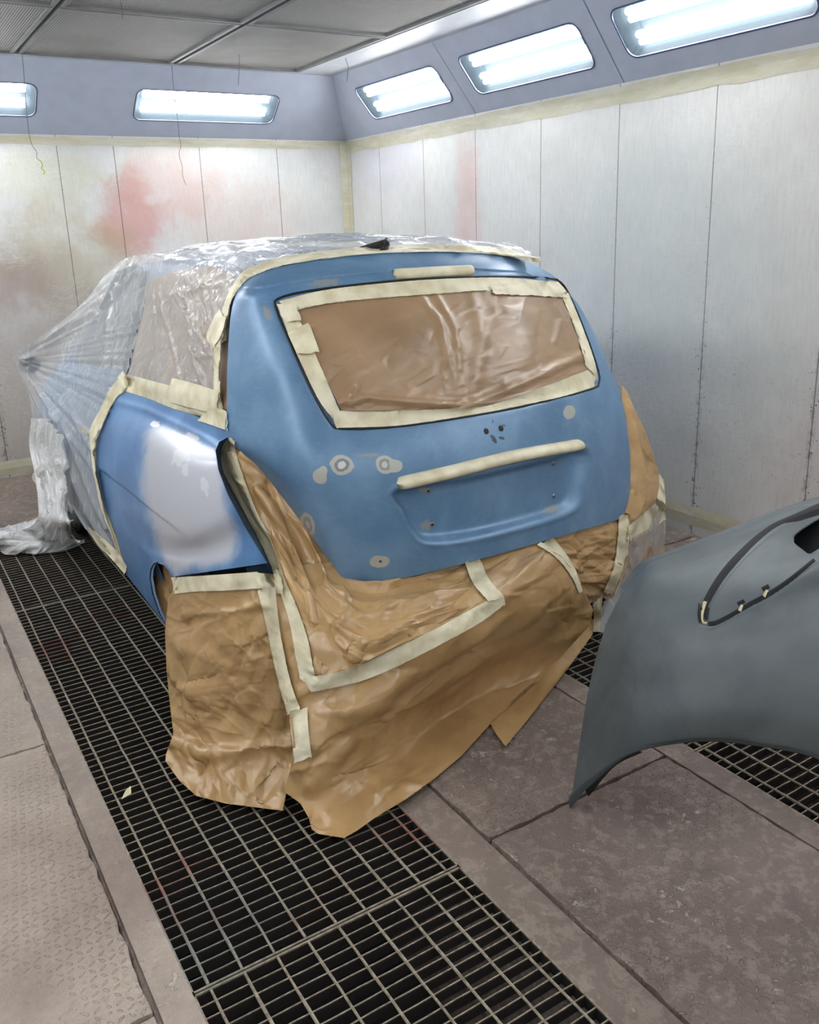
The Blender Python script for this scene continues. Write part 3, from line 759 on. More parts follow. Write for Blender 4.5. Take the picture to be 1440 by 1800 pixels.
# soft crease below the spoiler lip, above the window
lip = [(455,505),(560,487),(690,474),(800,470),(920,477),(1000,515)]
dl, _ = edge_dist(gpx, lip, False)
below = gpx[..., 1] > np.interp(gpx[..., 0], [p[0] for p in lip], [p[1] for p in lip])
GG = GG - gN*(np.where(below, .006*np.exp(-dl/14), 0))[..., None]
def ell(px, lst):
    v = np.full(px.shape[:-1], 9.0); k = np.zeros(px.shape[:-1])
    for (x, y, rx, ry, a, ring) in lst:
        c, s_ = math.cos(rad(a)), math.sin(rad(a)); dx, dy = px[..., 0]-x, px[..., 1]-y
        d = np.sqrt(((dx*c+dy*s_)/rx)**2+((-dx*s_+dy*c)/ry)**2); m_ = d < v; v[m_] = d[m_]; k[m_] = ring
    return v, k
spot, ring = ell(gpx, [(601,818,20,17,10,1),(676,817,16,16,0,.8),(692,819,16,11,0,0),(562,838,13,13,0,0),(568,828,8,9,0,0),(541,923,12,21,-15,.7),(668,987,17,11,0,0),(1001,724,11,12,30,0)])
scuff, _ = ell(gpx, [(572,496,34,9,-6,0),(980,897,18,6,-25,0),(470,550,8,18,-25,0),(760,928,14,12,0,0),(752,862,10,8,0,0),(650,800,30,4,0,0),(905,450,30,4,0,0)])
dark_, _ = ell(gpx, [(868,772,4,10,-30,0),(882,770,6,3,20,0),(866,741,2,4,0,0),(669,987,3,3,0,0),(886,748,4,2,0,0)])
gf = grid_faces(GN, GM)
gate = mk('tailgate', GG.reshape(-1, 3), gf, M['gate'], car, attrs={'spot': spot, 'ring': ring, 'scuff': scuff, 'dark': dark_}, thick=.0)
GATE = bvh_of(GG.reshape(-1, 3), gf); SURF.append(GATE)
# folded edge along the gate outline gives it its thickness
edge = [GG[0, j] for j in range(GM)]+[GG[i, GM-1] for i in range(GN)]+[GG[GN-1, j] for j in range(GM-1, -1, -1)]+[GG[i, 0] for i in range(GN-1, -1, -1)]
cen_ = GG.reshape(-1, 3).mean(0); en = len(edge)
V = edge+[p+np.array([(CARX-p[0])*.02, .018, (1.0-p[2])*.02]) for p in edge]
mk('return_edge', V, [(i, (i+1) % en, en+(i+1) % en, en+i) for i in range(en)], M['body'], gate)
# window seal
q = MB(); ring_px = win_poly[::2]
P = [unproj(np.array(p), np.array(cast(p[0], p[1], [GATE]) or 2.9)-.001) for p in ring_px]; q.tube(P+[P[0]], .0042, 6, False); q.build('window_seal', M['dark'], gate, smooth=True)
def on(surfs, x, y, off=0.0):
    d = cast(x, y, surfs); return unproj(np.array([float(x), float(y)]), np.array((d or 2.9)-off))
def disc(name, x, y, r, mat, parent, surfs, off=.002, h=.002):
    p = on(surfs, x, y, off); a, b = on(surfs, x+3, y, off)-p, on(surfs, x, y+3, off)-p; a /= np.linalg.norm(a); n_ = np.cross(a, b); n_ /= np.linalg.norm(n_); b = np.cross(n_, a)
    if n_ @ (p-EYE) > 0: n_ = -n_
    K = 14; V = [p+r*(math.cos(2*math.pi*k/K)*a+math.sin(2*math.pi*k/K)*b) for k in range(K)]; V += [p+.8*(v-p)+n_*h for v in V]
    return mk(name, V, [(k, (k+1) % K, K+(k+1) % K, K+k) for k in range(K)]+[tuple(K+k for k in range(K))], mat, parent)
for x, y in ((753,863),(973,815),(760,922),(974,872)):
    s_ = disc('plate_screw', x, y, .0085, M['steel'], gate, [GATE]); disc('screw_hole', x, y, .0045, M['hole'], s_, [GATE], .0045, .0006); s_['label'] = 'small steel screw insert in the plate recess'
for x, y in ((855,758),(881,753)):
    s_ = disc('emblem_hole', x, y, .0105, M['hole'], gate, [GATE], .001, .001)
    s_['label'] = 'round dark mounting hole of the missing emblem'
# bars: taped handle and taped brake light
def bar(name, path, rw, rh, mat, parent, label, n=40):
    pts = np.array([on([GATE], x, y, 0) for x, y in smooth_poly(path, 8, False)]); pts = _cr(pts, n)
    pts = np.array([blur(pts[:, k][None], 4)[0] for k in range(3)]).T
    V = []; K = 14
    for i, p in enumerate(pts):
        s_ = i/(n-1); e = min(1, (min(s_, 1-s_)/.05)); e = math.sqrt(max(0.0, 1-(1-e)**2))*.96+.04
        for k in range(K):
            a = 2*math.pi*k/K; V.append(p+np.array([0, -1, 0])*rw*max(-.2, math.cos(a))*e+np.array([0, .1, 1])*rh*math.sin(a)*e)
    Fc = [(i*K+k, i*K+(k+1) % K, (i+1)*K+(k+1) % K, (i+1)*K+k) for i in range(n-1) for k in range(K)]+[tuple(range(K)), tuple((n-1)*K+k for k in range(K))]
    o = mk(name, V, Fc, mat, parent); o['label'] = label; register(V, Fc); return o
bar('tailgate_handle', [(694,851),(790,829),(900,802),(1028,779)], .040, .020, M['tape'], gate, 'slim tailgate handle wrapped in cream masking tape')
bar('brake_light', [(690,483),(740,480),(790,477),(833,475)], .020, .019, M['tape'], gate, 'high brake light wrapped in crinkled masking tape')

# left quarter panel
qrows = [
 [(200,680,'x',.86),(262,699,'x',.90),(310,719,'x',.915),(355,735,'x',.925),(410,757,'x',.94)],
 [(190,706,'x',.84),(250,727,'x',.868),(300,749,'x',.885),(345,768,'x',.90),(402,785,'x',.925)],
 [(165,758,'x',.785),(235,775,'x',.80),(290,800,'x',.81),(340,822,'x',.83),(400,818,'x',.885)],
 [(158,815,'x',.745),(225,862,'x',.755),(280,902,'x',.765),(335,925,'x',.79),(425,880,'x',.875)],
 [(165,885,'x',.745),(225,928,'x',.752),(265,958,'x',.762),(340,970,'x',.80),(455,930,'x',.90)],
 [(185,950,'x',.757),(238,978,'x',.757),(285,998,'x',.762),(360,1010,'x',.80),(480,995,'x',.905)],
 [(205,1025,'x',.775),(258,1060,'x',.775),(300,1105,'x',.77),(370,1120,'x',.79),(470,1110,'x',.89)]]
QG = net(qrows, 170, 150); qpx, _ = proj(QG); qN = normals(QG)
cl = [(150,805),(172,822),(225,862),(290,914),(345,955),(400,985)]
dc, _ = edge_dist(qpx, cl, False); yb_ = np.interp(qpx[..., 0], [p[0] for p in cl], [p[1] for p in cl])
fade = np.clip((345-qpx[..., 0])/150, 0, 1)
QG = QG-qN*(np.where(qpx[..., 1] > yb_, .013*np.exp(-dc/34)*(1-np.exp(-dc/2.5)), 0)*fade)[..., None]
# shoulder: a rounded ledge below the top edge
sl_ = [(190,700),(262,722),(310,745),(352,765),(395,792)]
ds, _ = edge_dist(qpx, sl_, False); QG = QG+qN*(.006*np.exp(-(ds/7)**2))[..., None]
q_poly = [(214,684),(262,699),(310,719),(355,735),(402,757),(403,767),(385,777),(379,792),(384,826),(400,868),(430,925),(470,990),(304,1014),(296,1001),(287,991),(277,987),(269,991),(264,1002),(263,1016),(268,1045),(279,1076),(291,1099),(222,1010),(198,960),(180,895),(168,845),(165,795),(180,742),(200,702)]
primer = sdf(qpx, smooth_poly([(262,757),(300,752),(345,772),(384,800),(392,850),(402,900),(420,950),(405,985),(335,1000),(300,1008),(268,930),(254,880),(250,820)], 4))
qspot, _ = ell(qpx, [(318,802,15,20,20,0),(325,825,7,12,0,0),(272,746,8,6,0,0),(360,855,7,18,-15,0),(352,790,12,6,20,0),(340,768,14,4,25,0)])
QV, QF, ids = trim(QG, q_poly)
qp = mk('quarter_panel', QV, QF, M['quarter'], car, attrs={'primer': primer.ravel()[ids], 'spot': qspot.ravel()[ids]}, thick=0)
qp['label'] = 'left rear quarter panel in blue with a pale grey primer patch'
QS = bvh_of(QV, QF); SURF.append(QS)
# rolled arch lip, panel return and body behind the tail lamp opening
def ribbon_back(name, path, surf, w_, mat, parent, dirv=(.035, .0, 0)):
    P = [on([surf], x, y) for x, y in path]; n_ = len(P); V = P+[p+np.array(dirv) for p in P]
    return mk(name, V, [(i, i+1, n_+i+1, n_+i) for i in range(n_-1)], mat, parent)
ribbon_back('wheel_arch_lip', [(302,1012),(296,1002),(287,993),(277,989),(270,993),(266,1003),(265,1016),(270,1045),(280,1074),(289,1094)], QS, 0, M['body'], car, (.008, .002, 0))
ribbon_back('lower_edge', [(306,1012),(380,1001),(467,989)], QS, 0, M['body'], car, (.03, .03, -.012))
# channel beside the tail lamp
ch = net([[ (400,762,'x',.955),(412,772,'x',.985)], [(380,792,'x',.93),(398,800,'x',.99)], [(388,840,'x',.925),(410,842,'x',1.0)], [(425,920,'x',.935),(448,915,'x',1.02)], [(472,1000,'x',.95),(500,985,'x',1.04)], [(476,1022,'x',.965),(510,1020,'x',1.06)]], 60, 12)
mk('lamp_channel', ch.reshape(-1, 3), grid_faces(60, 12), M['body'], car); register(ch.reshape(-1, 3), grid_faces(60, 12))
lower = net([[(425,1000,'x',.93),(490,985,'x',1.0)], [(440,1040,'x',.93),(500,1040,'x',1.0)]], 10, 12)
mk('bumper_bracket', lower.reshape(-1, 3), grid_faces(10, 12), M['body'], car)

# wheels
def wheel(cx, cy, label=None):
    R, W = .295, .19
    prof = [(-.5, .62), (-.5, .86), (-.42, .97), (-.2, 1.0), (.2, 1.0), (.42, .97), (.5, .86), (.5, .62)]
    K = 48; V = []; Fc = []
    for k in range(K):
        a = 2*math.pi*k/K
        for i, (x, r) in enumerate(prof):
            rr = R*r*(1-(.012 if (k % 2 and .9 < r) else 0)); V.append((cx+x*W, cy+rr*math.cos(a), R+rr*math.sin(a)))
    m_ = len(prof)
    for k in range(K):
        for i in range(m_-1): Fc.append((k*m_+i, k*m_+i+1, ((k+1) % K)*m_+i+1, ((k+1) % K)*m_+i))
    t = mk('wheel', V, Fc, M['dark'], car, smooth=False)
    V = []; Fc = []; K = 30; prof = [(-.36, 0.02), (-.34, .15), (-.20, .50), (-.40, .60), (-.48, .63), (.4, .63)]
    for k in range(K):
        a = 2*math.pi*k/K
        for x, r in prof: V.append((cx+x*W*(1 if cx < CARX else -1), cy+R*r*math.cos(a), R+R*r*math.sin(a)))
    m_ = len(prof); Fc = [(k*m_+i, k*m_+i+1, ((k+1) % K)*m_+i+1, ((k+1) % K)*m_+i) for k in range(K) for i in range(m_-1)]+[tuple(k*m_ for k in range(K))]
    mk('rim', V, Fc, M['rim'], t)
for x in (.90, 2*CARX-.90):
    for y in (2.76, 4.98): wheel(x, y)
q = MB(); q.box(1.02, 2.30, 2.45, 5.8, .19, .36); q.build('underbody', M['under'], car)
# door mirror and handle, antenna
def blob(name, c, r, mat, parent, seed=0, nz=.0):
    V = []; Fc = []; n_, m_ = 14, 20
    for i in range(n_+1):
        a = math.pi*i/n_
        for j in range(m_):
            b = 2*math.pi*j/m_; d = np.array([math.sin(a)*math.cos(b), math.sin(a)*math.sin(b), math.cos(a)])
            k = 1+nz*noise.noise(Vector(d*2.3+seed)); V.append(np.array(c)+d*np.array(r)*k)
    for i in range(n_):
        for j in range(m_): Fc.append((i*m_+j, i*m_+(j+1) % m_, (i+1)*m_+(j+1) % m_, (i+1)*m_+j))
    return mk(name, V, Fc, mat, parent)
mp = at(36, 638, 'x', .68)
blob('door_mirror', at(54, 642, 'x', .71)+np.array([0, .03, 0]), (.055, .045, .045), M['glass'], car)
bp = at(77, 800, 'x', .86); blob('front_bumper_corner', at(90, 775, 'x', .80), (.10, .12, .10), M['under'], car)
hp = at(150, 757, 'x', .765); blob('door_handle', hp, (.018, .09, .022), M['cream'], car)
ap = at(678, 436, 'y', 2.78)
q = MB(); q.tube([at(678,440,'y',2.78), at(677,430,'y',2.78), at(681,419,'y',2.80)], [.028, .018, .005], 10); q.build('antenna_base', M['dark'], car, smooth=True)
q = MB(); q.tube([at(676,428,'y',2.78), at(655,433,'y',2.85), at(628,440,'y',2.92)], [.014, .013, .010], 8); q.build('antenna_rod', M['under'], car, smooth=True)

# ------------------------------------------------------------------ brown masking paper
GP = 'brown masking papers taped on the car'
def paper(G, poly, label, spec, seed, mat='kraft', holes=(), reg=True, group=GP, name='masking_paper', cat='masking paper', parent=None):
    G = crumple(G, spec, seed); V, Fc, ids = trim(G, poly, holes)
    o = mk(name, V, Fc, M[mat], parent)
    if parent is None: setp(o, label, cat, group)
    if reg: register(V, Fc)
    return o
# right rear corner first (furthest back)
g = net([[(1080,660,'y',2.75),(1110,670,'y',2.85),(1140,690,'y',2.95)], [(1095,740,'y',2.6),(1125,745,'y',2.68),(1160,755,'y',2.85)], [(1098,820,'y',2.5),(1135,820,'y',2.58),(1178,820,'y',2.75)],
         [(1080,890,'y',2.42),(1130,880,'y',2.48),(1180,880,'y',2.68)], [(1070,950,'y',2.38),(1120,940,'y',2.44),(1180,930,'y',2.6)]], 120, 60)
g = creases(g, 22, 21, (20, 80), 20, 35, .012, (3, 8))
paper(g, [(1093,676),(1104,690),(1113,712),(1134,756),(1148,795),(1158,830),(1161,862),(1150,885),(1120,912),(1085,930),(1060,930),(1080,860),(1095,780)], 'narrow brown paper hanging at the right rear corner beside the tailgate', [(.010, 40, 1, 2, .6), (.004, 150, 1, 1, 0)], 1)
g = net([[(940,930,'y',2.26),(1000,905,'y',2.28),(1060,890,'y',2.32),(1120,870,'y',2.40)], [(960,990,'y',2.24),(1010,975,'y',2.25),(1060,960,'y',2.30),(1120,940,'y',2.38)],
         [(980,1050,'y',2.26),(1020,1035,'y',2.26),(1070,1020,'y',2.31),(1125,1000,'y',2.40)], [(990,1110,'y',2.36),(1030,1090,'y',2.34),(1070,1080,'y',2.38),(1120,1060,'y',2.46)]], 130, 110)
g = creases(g, 40, 10, (30, 110), -25, 18, .012, (3, 8))
paper(g, [(955,945),(1000,930),(1060,905),(1094,898),(1108,905),(1108,960),(1096,1010),(1078,1046),(1060,1050),(1035,1062),(1018,1040),(985,985)], 'heavily creased brown paper under the right end of the tailgate', [(.014, 26, 1, 3, .45), (.006, 120, 1, 1.6, .3)], 2)
# skirt over the rear bumper
sk = [[(440,940,'y',2.46),(540,930,'y',2.42),(640,955,'y',2.34),(770,940,'y',2.31),(900,910,'y',2.31),(1000,880,'y',2.36),(1060,870,'y',2.42)],
      [(450,1010,'y',2.33),(545,1010,'y',2.27),(640,1026,'y',2.225),(770,1008,'y',2.20),(895,972,'y',2.20),(990,944,'y',2.25),(1055,925,'y',2.34)],
      [(460,1060,'y',2.26),(548,1070,'y',2.15),(640,1085,'y',2.08),(770,1060,'y',2.06),(890,1020,'y',2.07),(985,990,'y',2.14),(1052,985,'y',2.28)],
      [(470,1120,'y',2.20),(550,1130,'y',2.08),(640,1150,'y',2.01),(770,1120,'y',1.99),(890,1080,'y',2.02),(990,1050,'y',2.12),(1060,1050,'y',2.26)],
      [(480,1210,'y',2.13),(550,1230,'y',2.03),(645,1240,'y',1.99),(770,1200,'y',2.05),(890,1150,'y',2.12),(990,1105,'y',2.16),(1070,1080,'y',2.30)],
      [(482,1300,'y',2.07),(550,1320,'y',1.97),(645,1320,'y',2.0),(770,1270,'y',2.11),(890,1210,'y',2.18),(990,1160,'y',2.22),(1070,1120,'y',2.34)],
      [(482,1400,'y',2.02),(545,1420,'y',1.92),(640,1400,'y',1.90),(760,1340,'y',2.00),(870,1280,'y',2.11),(970,1220,'y',2.22),(1060,1160,'y',2.34)],
      [(470,1450,'y',1.98),(555,1490,'y',1.84),(640,1480,'y',1.82),(770,1400,'y',1.91),(880,1330,'y',2.04),(970,1270,'y',2.18),(1060,1210,'y',2.30)]]
SK = net(sk, 230, 230)
# long diagonal drape folds of the lower sheet
spx, _ = proj(SK); sN = normals(SK)
fold = np.zeros(SK.shape[:2])
for (x0, y0, x1, y1, wd, am) in ((520,1300,830,1110,26,.020),(560,1410,1000,1110,34,-.020),(600,1320,940,1090,18,.010),(640,1190,900,1120,20,-.010),(545,1380,620,1290,14,.012),(860,1290,1035,1080,16,.016),(700,1400,880,1270,12,.006),(560,1250,700,1230,10,.008)):
    d_, _ = edge_dist(spx, [(x0, y0), (x1, y1)], False); fold += am*np.exp(-(d_/wd)**2)
SK = SK+sN*fold[..., None]
SK = creases(SK, 42, 3, (60, 220), -38, 16, .014, (5, 14)); SK = creases(SK, 60, 4, (20, 70), -30, 50, .006, (3, 7))
paper(SK, [(480,1000),(600,985),(760,960),(930,940),(948,957),(985,976),(1014,1010),(1030,1045),(1043,1072),(1036,1100),(1000,1140),(940,1205),(865,1270),(810,1330),(765,1368),(715,1404),(660,1437),(628,1460),(605,1473),(560,1466),(548,1458),(543,1438),(528,1412),(500,1392),(512,1345),(516,1300),(505,1240),(492,1160),(484,1080)],
      'large brown paper skirt draped over the rear bumper down to the grating', [(.016, 22, 1, 1.7, -.5), (.010, 80, 1, 2.0, -.55), (.003, 300, 1, 1.5, -.5)], 3)
# flap behind its right edge
g = net([[(850,1260,'y',2.15),(930,1190,'y',2.24),(1040,1060,'y',2.36)], [(875,1300,'y',2.15),(945,1240,'y',2.24),(1055,1110,'y',2.36)], [(895,1330,'y',2.15),(965,1270,'y',2.24),(1070,1160,'y',2.36)]], 30, 90)
paper(g, [(860,1268),(940,1195),(1035,1080),(1045,1092),(1042,1115),(1010,1160),(962,1222),(920,1275),(889,1312),(872,1290)], 'loose pointed flap of brown paper behind the right edge of the skirt', [(.006, 30, 1, 1, .3)], 4)
# sheet under the tailgate and beside the tail lamp
BU = px_net([[(395,770),(450,790),(520,880),(640,1000),(800,985),(880,960)], [(400,860),(455,880),(530,960),(640,1040),(800,1015),(885,990)], [(430,940),(480,960),(545,1030),(640,1080),(800,1045),(890,1010)],
             [(460,1020),(500,1030),(560,1080),(650,1120),(800,1080),(895,1040)], [(480,1100),(515,1110),(570,1140),(660,1165),(800,1120),(900,1075)], [(500,1200),(525,1200),(580,1210),(670,1200),(800,1160),(905,1110)]], 190, 190)
back = net([[(395,760,'x',.965),(430,780,'y',2.62),(500,850,'y',2.50),(640,960,'y',2.34),(900,900,'y',2.32)], [(395,830,'x',.945),(450,860,'y',2.54),(520,915,'y',2.42),(640,1027,'y',2.23),(900,975,'y',2.205)],
            [(430,920,'x',.93),(480,945,'y',2.42),(545,990,'y',2.32),(650,1075,'y',2.085),(900,1020,'y',2.08)],
            [(475,1015,'x',.92),(510,1040,'y',2.23),(560,1070,'y',2.15),(655,1140,'y',2.0),(900,1078,'y',2.0)], [(480,1230,'y',2.14),(510,1240,'y',2.1),(560,1260,'y',1.99),(660,1260,'y',1.94),(900,1150,'y',1.98)]], 60, 60)
BACK = bvh_of(back.reshape(-1, 3), grid_faces(60, 60))
G4 = drape(BU, .012, [BACK], 0)
g4px, _ = proj(G4); g4N = normals(G4); fold = np.zeros(G4.shape[:2])
for pl, wd, am in (([(455,860),(500,930),(535,1010),(552,1080),(556,1180)], 5, .016), ([(470,850),(520,930),(560,1010)], 9, -.014), ([(600,1030),(612,1070),(590,1110)], 7, .012), ([(590,1100),(632,1130),(620,1155)], 6, .014), ([(700,1000),(668,1070)], 9, .008), ([(430,800),(470,830),(500,900)], 5, .008)):
    d_, _ = edge_dist(g4px, pl, False); fold += am*np.exp(-(d_/wd)**2)
G4 = G4+g4N*fold[..., None]
G4 = creases(G4, 55, 5, (25, 90), 60, 40, .010, (3, 8)); G4 = creases(G4, 60, 6, (15, 50), -30, 40, .006, (2.5, 5))
paper(G4, [(410,772),(428,792),(455,818),(482,850),(520,900),(560,960),(592,1002),(612,1017),(640,1022),(690,1018),(760,1002),(830,985),(850,1040),(872,1058),(700,1135),(630,1170),(552,1205),(545,1190),(535,1120),(515,1060),(497,1010),(475,950),(445,900),(420,850),(398,800)],
      'crinkled brown paper between tail lamp opening, tailgate and the L of tape', [(.018, 60, 1, 1, 0), (.010, 200, 1.4, 1, .5), (.002, 700, 1, 1, 0)], 5)
# sheet hanging over the rear wheel
pw = [[(285,1000,'x',.735),(340,1005,'x',.755),(400,1000,'x',.79),(450,995,'x',.84),(495,985,'x',.92)],
      [(280,1080,'x',.69),(340,1085,'x',.725),(400,1085,'x',.765),(455,1080,'x',.83),(510,1070,'x',.93)],
      [(275,1160,'x',.655),(340,1165,'x',.695),(400,1165,'x',.745),(460,1160,'x',.82),(520,1150,'x',.92)],
      [(280,1250,'x',.625),(340,1255,'x',.67),(400,1255,'x',.725),(460,1250,'x',.80),(525,1245,'x',.90)],
      [(270,1330,'x',.54),(340,1340,'x',.62),(400,1340,'x',.69),(460,1340,'x',.77),(530,1335,'x',.87)],
      [(280,1410,'x',.55),(345,1420,'x',.60),(400,1430,'x',.67),(460,1440,'x',.74),(530,1440,'x',.82)]]
PW = net(pw, 200, 120); ppx, _ = proj(PW); pN = normals(PW); fold = np.zeros(PW.shape[:2])
for pl, wd, am in (([(295,1100),(340,1150),(360,1230)], 14, .012), ([(310,1300),(360,1330),(440,1315),(510,1310)], 12, .022), ([(330,1080),(400,1075),(470,1060)], 8, .010), ([(300,1290),(320,1330)], 8, .014), ([(370,1130),(410,1170),(400,1260)], 12, -.008), ([(350,1210),(430,1200)], 9, .008)):
    d_, _ = edge_dist(ppx, pl, False); fold += am*np.exp(-(d_/wd)**2)
PW = PW+pN*fold[..., None]
PW = creases(PW, 40, 7, (40, 120), 35, 30, .011, (4, 11)); PW = creases(PW, 50, 8, (18, 60), -10, 40, .006, (3, 6))
paper(PW, [(312,1030),(380,1020),(452,1015),(470,1030),(478,1080),(488,1150),(500,1215),(510,1262),(518,1320),(512,1355),(497,1425),(440,1418),(395,1412),(345,1399),(315,1372),(291,1338),(292,1325),(305,1290),(300,1250),(293,1180),(290,1110),(296,1050)],
      'tall brown paper sheet hanging over the left rear wheel', [(.018, 30, 1, 1, .5), (.010, 100, 1.5, 1, .8), (.003, 350, 1, 1, 0)], 6)
# paper seen inside the wheel arch
g = net([[(262,985,'x',.80),(310,985,'x',.80)], [(262,1050,'x',.80),(320,1050,'x',.80)], [(270,1110,'x',.80),(320,1110,'x',.80)]], 30, 20)
paper(g, [(262,985),(308,1000),(312,1060),(300,1110),(292,1098),(270,1050)], 'brown paper tucked inside the left rear wheel arch', [(.012, 30, 1, 1, .3)], 7)
# rear window paper
RW = px_net([[(515,535),(640,512),(760,500),(880,498),(985,508)], [(535,590),(650,570),(770,560),(890,555),(1003,560)], [(560,650),(665,640),(780,630),(905,622),(1022,612)], [(585,705),(680,700),(790,690),(920,675),(1036,648)], [(598,733),(690,735),(800,722),(930,698),(1045,668)]], 150, 220)
G5 = drape(RW, .011, [GATE], 2); g5, _ = proj(G5); n5 = normals(G5); fold = np.zeros(G5.shape[:2])
for pl, wd, am in (([(730,510),(770,560),(790,640),(815,712)], 7, .007), ([(760,505),(800,580),(808,650)], 6, .005), ([(590,713),(640,700),(720,708),(800,712)], 7, .016), ([(800,725),(880,690),(960,655),(1030,622)], 8, .012), ([(830,520),(850,600),(830,700)], 12, .005), ([(620,680),(600,712)], 5, .008), ([(960,515),(985,560),(975,600)], 6, .006)):
    d_, _ = edge_dist(g5, pl, False); fold += am*np.exp(-(d_/wd)**2)
G5 = G5+n5*fold[..., None]
G5 = creases(G5, 26, 9, (30, 110), 75, 25, .0035, (4, 10))
paper(G5, [(520,543),(560,534),(640,524),(740,516),(850,508),(880,516),(930,516),(975,510),(992,525),(1010,565),(1028,610),(1033,650),(985,668),(930,690),(880,706),(830,719),(720,722),(600,722),(590,700),(560,640),(540,590),(525,560)],
      'smooth brown paper taped over the rear window', [(.003, 30, 1, 1, .3), (.0022, 140, 2, 1, .9), (.0008, 700, 1, 1, 0)], 8, 'kraft_smooth')
# side window and pillar paper
g = net([[(262,470,'x',1.13),(330,462,'x',1.13),(420,470,'x',1.12)], [(250,560,'x',1.03),(320,565,'x',1.03),(405,575,'x',1.02)], [(225,665,'x',.92),(300,690,'x',.935),(404,722,'x',.95)]], 70, 70)
paper(g, [(262,492),(300,478),(370,468),(410,478),(404,540),(401,600),(400,722),(383,722),(300,695),(222,668),(240,600),(252,530)], 'brown paper over the rear side window, seen through clear film', [(.006, 26, 1, 1.6, .2), (.002, 160, 1, 1, 0)], 9, 'kraft_smooth')
# right lower corner sheet under film
g = net([[(1090,930,'y',2.50),(1130,915,'y',2.55),(1180,895,'y',2.68)], [(1080,1000,'y',2.50),(1125,985,'y',2.55),(1180,970,'y',2.68)], [(1050,1070,'y',2.50),(1100,1060,'y',2.55),(1160,1050,'y',2.68)]], 50, 50)
paper(g, [(1100,945),(1135,930),(1166,912),(1166,985),(1140,1005),(1100,1030),(1072,1058),(1060,1050),(1080,1010)], 'brown paper at the right rear wheel, seen through clear film', [(.008, 40, 1, 2, 1.2)], 10)

# ------------------------------------------------------------------ clear film
film = empty('masking_film', (.9, 4.2, 0), 'crinkled clear plastic film pulled over the roof and front of the car', 'masking film')
f1 = [[(214,457,'x',1.15),(226,452,'x',1.15),(238,449,'x',1.145),(250,447,'x',1.14),(266,448,'x',1.13)],
      [(182,487,'x',1.05),(205,484,'x',1.08),(225,480,'x',1.09),(243,478,'x',1.10),(262,478,'x',1.10)],
      [(150,528,'x',.95),(182,535,'x',1.0),(208,540,'x',1.03),(232,540,'x',1.04),(254,530,'x',1.05)],
      [(88,580,'x',.78),(130,592,'x',.87),(172,602,'x',.93),(208,605,'x',.96),(240,600,'x',.985)],
      [(26,623,'x',.62),(82,640,'x',.75),(130,650,'x',.83),(175,656,'x',.87),(222,660,'x',.895)],
      [(28,640,'x',.62),(78,678,'x',.72),(120,702,'x',.77),(158,712,'x',.80),(200,702,'x',.845)],
      [(52,700,'x',.66),(82,728,'x',.70),(110,748,'x',.72),(138,762,'x',.74),(168,780,'x',.755)],
      [(60,760,'x',.66),(88,785,'x',.685),(113,810,'x',.70),(140,828,'x',.71),(170,840,'x',.73)],
      [(74,815,'x',.67),(100,838,'x',.685),(125,865,'x',.70),(150,888,'x',.71),(182,895,'x',.73)],
      [(98,850,'x',.69),(122,878,'x',.695),(145,912,'x',.71),(170,940,'x',.72),(200,948,'x',.745)],
      [(118,872,'x',.69),(138,905,'x',.70),(162,945,'x',.72),(190,975,'x',.745),(222,1008,'x',.765)]]
FG = net(f1, 260, 150); fpx, _ = proj(FG); fN = normals(FG); fold = np.zeros(FG.shape[:2])
rnd = random.Random(5)
for k in range(26):      # tension folds fanning out of the mirror tip
    a = rad(-38+k*4.2+rnd.uniform(-1, 1)); L = rnd.uniform(90, 330); x1, y1 = 28+L*math.cos(a), 632+L*math.sin(a)
    s0 = rnd.uniform(.0, .3); d_, nr = edge_dist(fpx, [(28+s0*L*math.cos(a), 632+s0*L*math.sin(a)), (x1, y1)], False)
    fold += rnd.uniform(.003, .009)*np.exp(-(d_/rnd.uniform(2.0, 4.5))**2)*rnd.choice((1, 1, -1))
for pl, wd, am in (([(95,730),(120,800),(150,900),(205,985)], 5, .014), ([(85,760),(112,850),(150,930)], 4, .012), ([(110,740),(150,850),(185,930)], 4, .010), ([(120,700),(140,760),(168,800)], 4, .008), ([(200,500),(190,560),(185,650)], 5, .008), ([(225,470),(215,560),(190,700)], 4, .007), ([(50,650),(90,720),(105,760)], 5, .012), ([(80,590),(140,560),(175,530)], 6, .012), ([(120,580),(165,550)], 5, .012)):
    d_, _ = edge_dist(fpx, pl, False); fold += am*np.exp(-(d_/wd)**2)
FG = FG+fN*fold[..., None]
FG = crumple(FG, [(.006, 30, 1, .6, .3), (.0012, 200, 1, .6, 0)], 11)
def add_film(G, mat, name='sheet', poly=None):
    V, Fc, _ = trim(G, poly); o = mk(name, V, Fc, M[mat], film); return o, V, Fc
_, V, Fc = add_film(FG, 'film', 'side_sheet'); FILM1 = bvh_of(V, Fc)
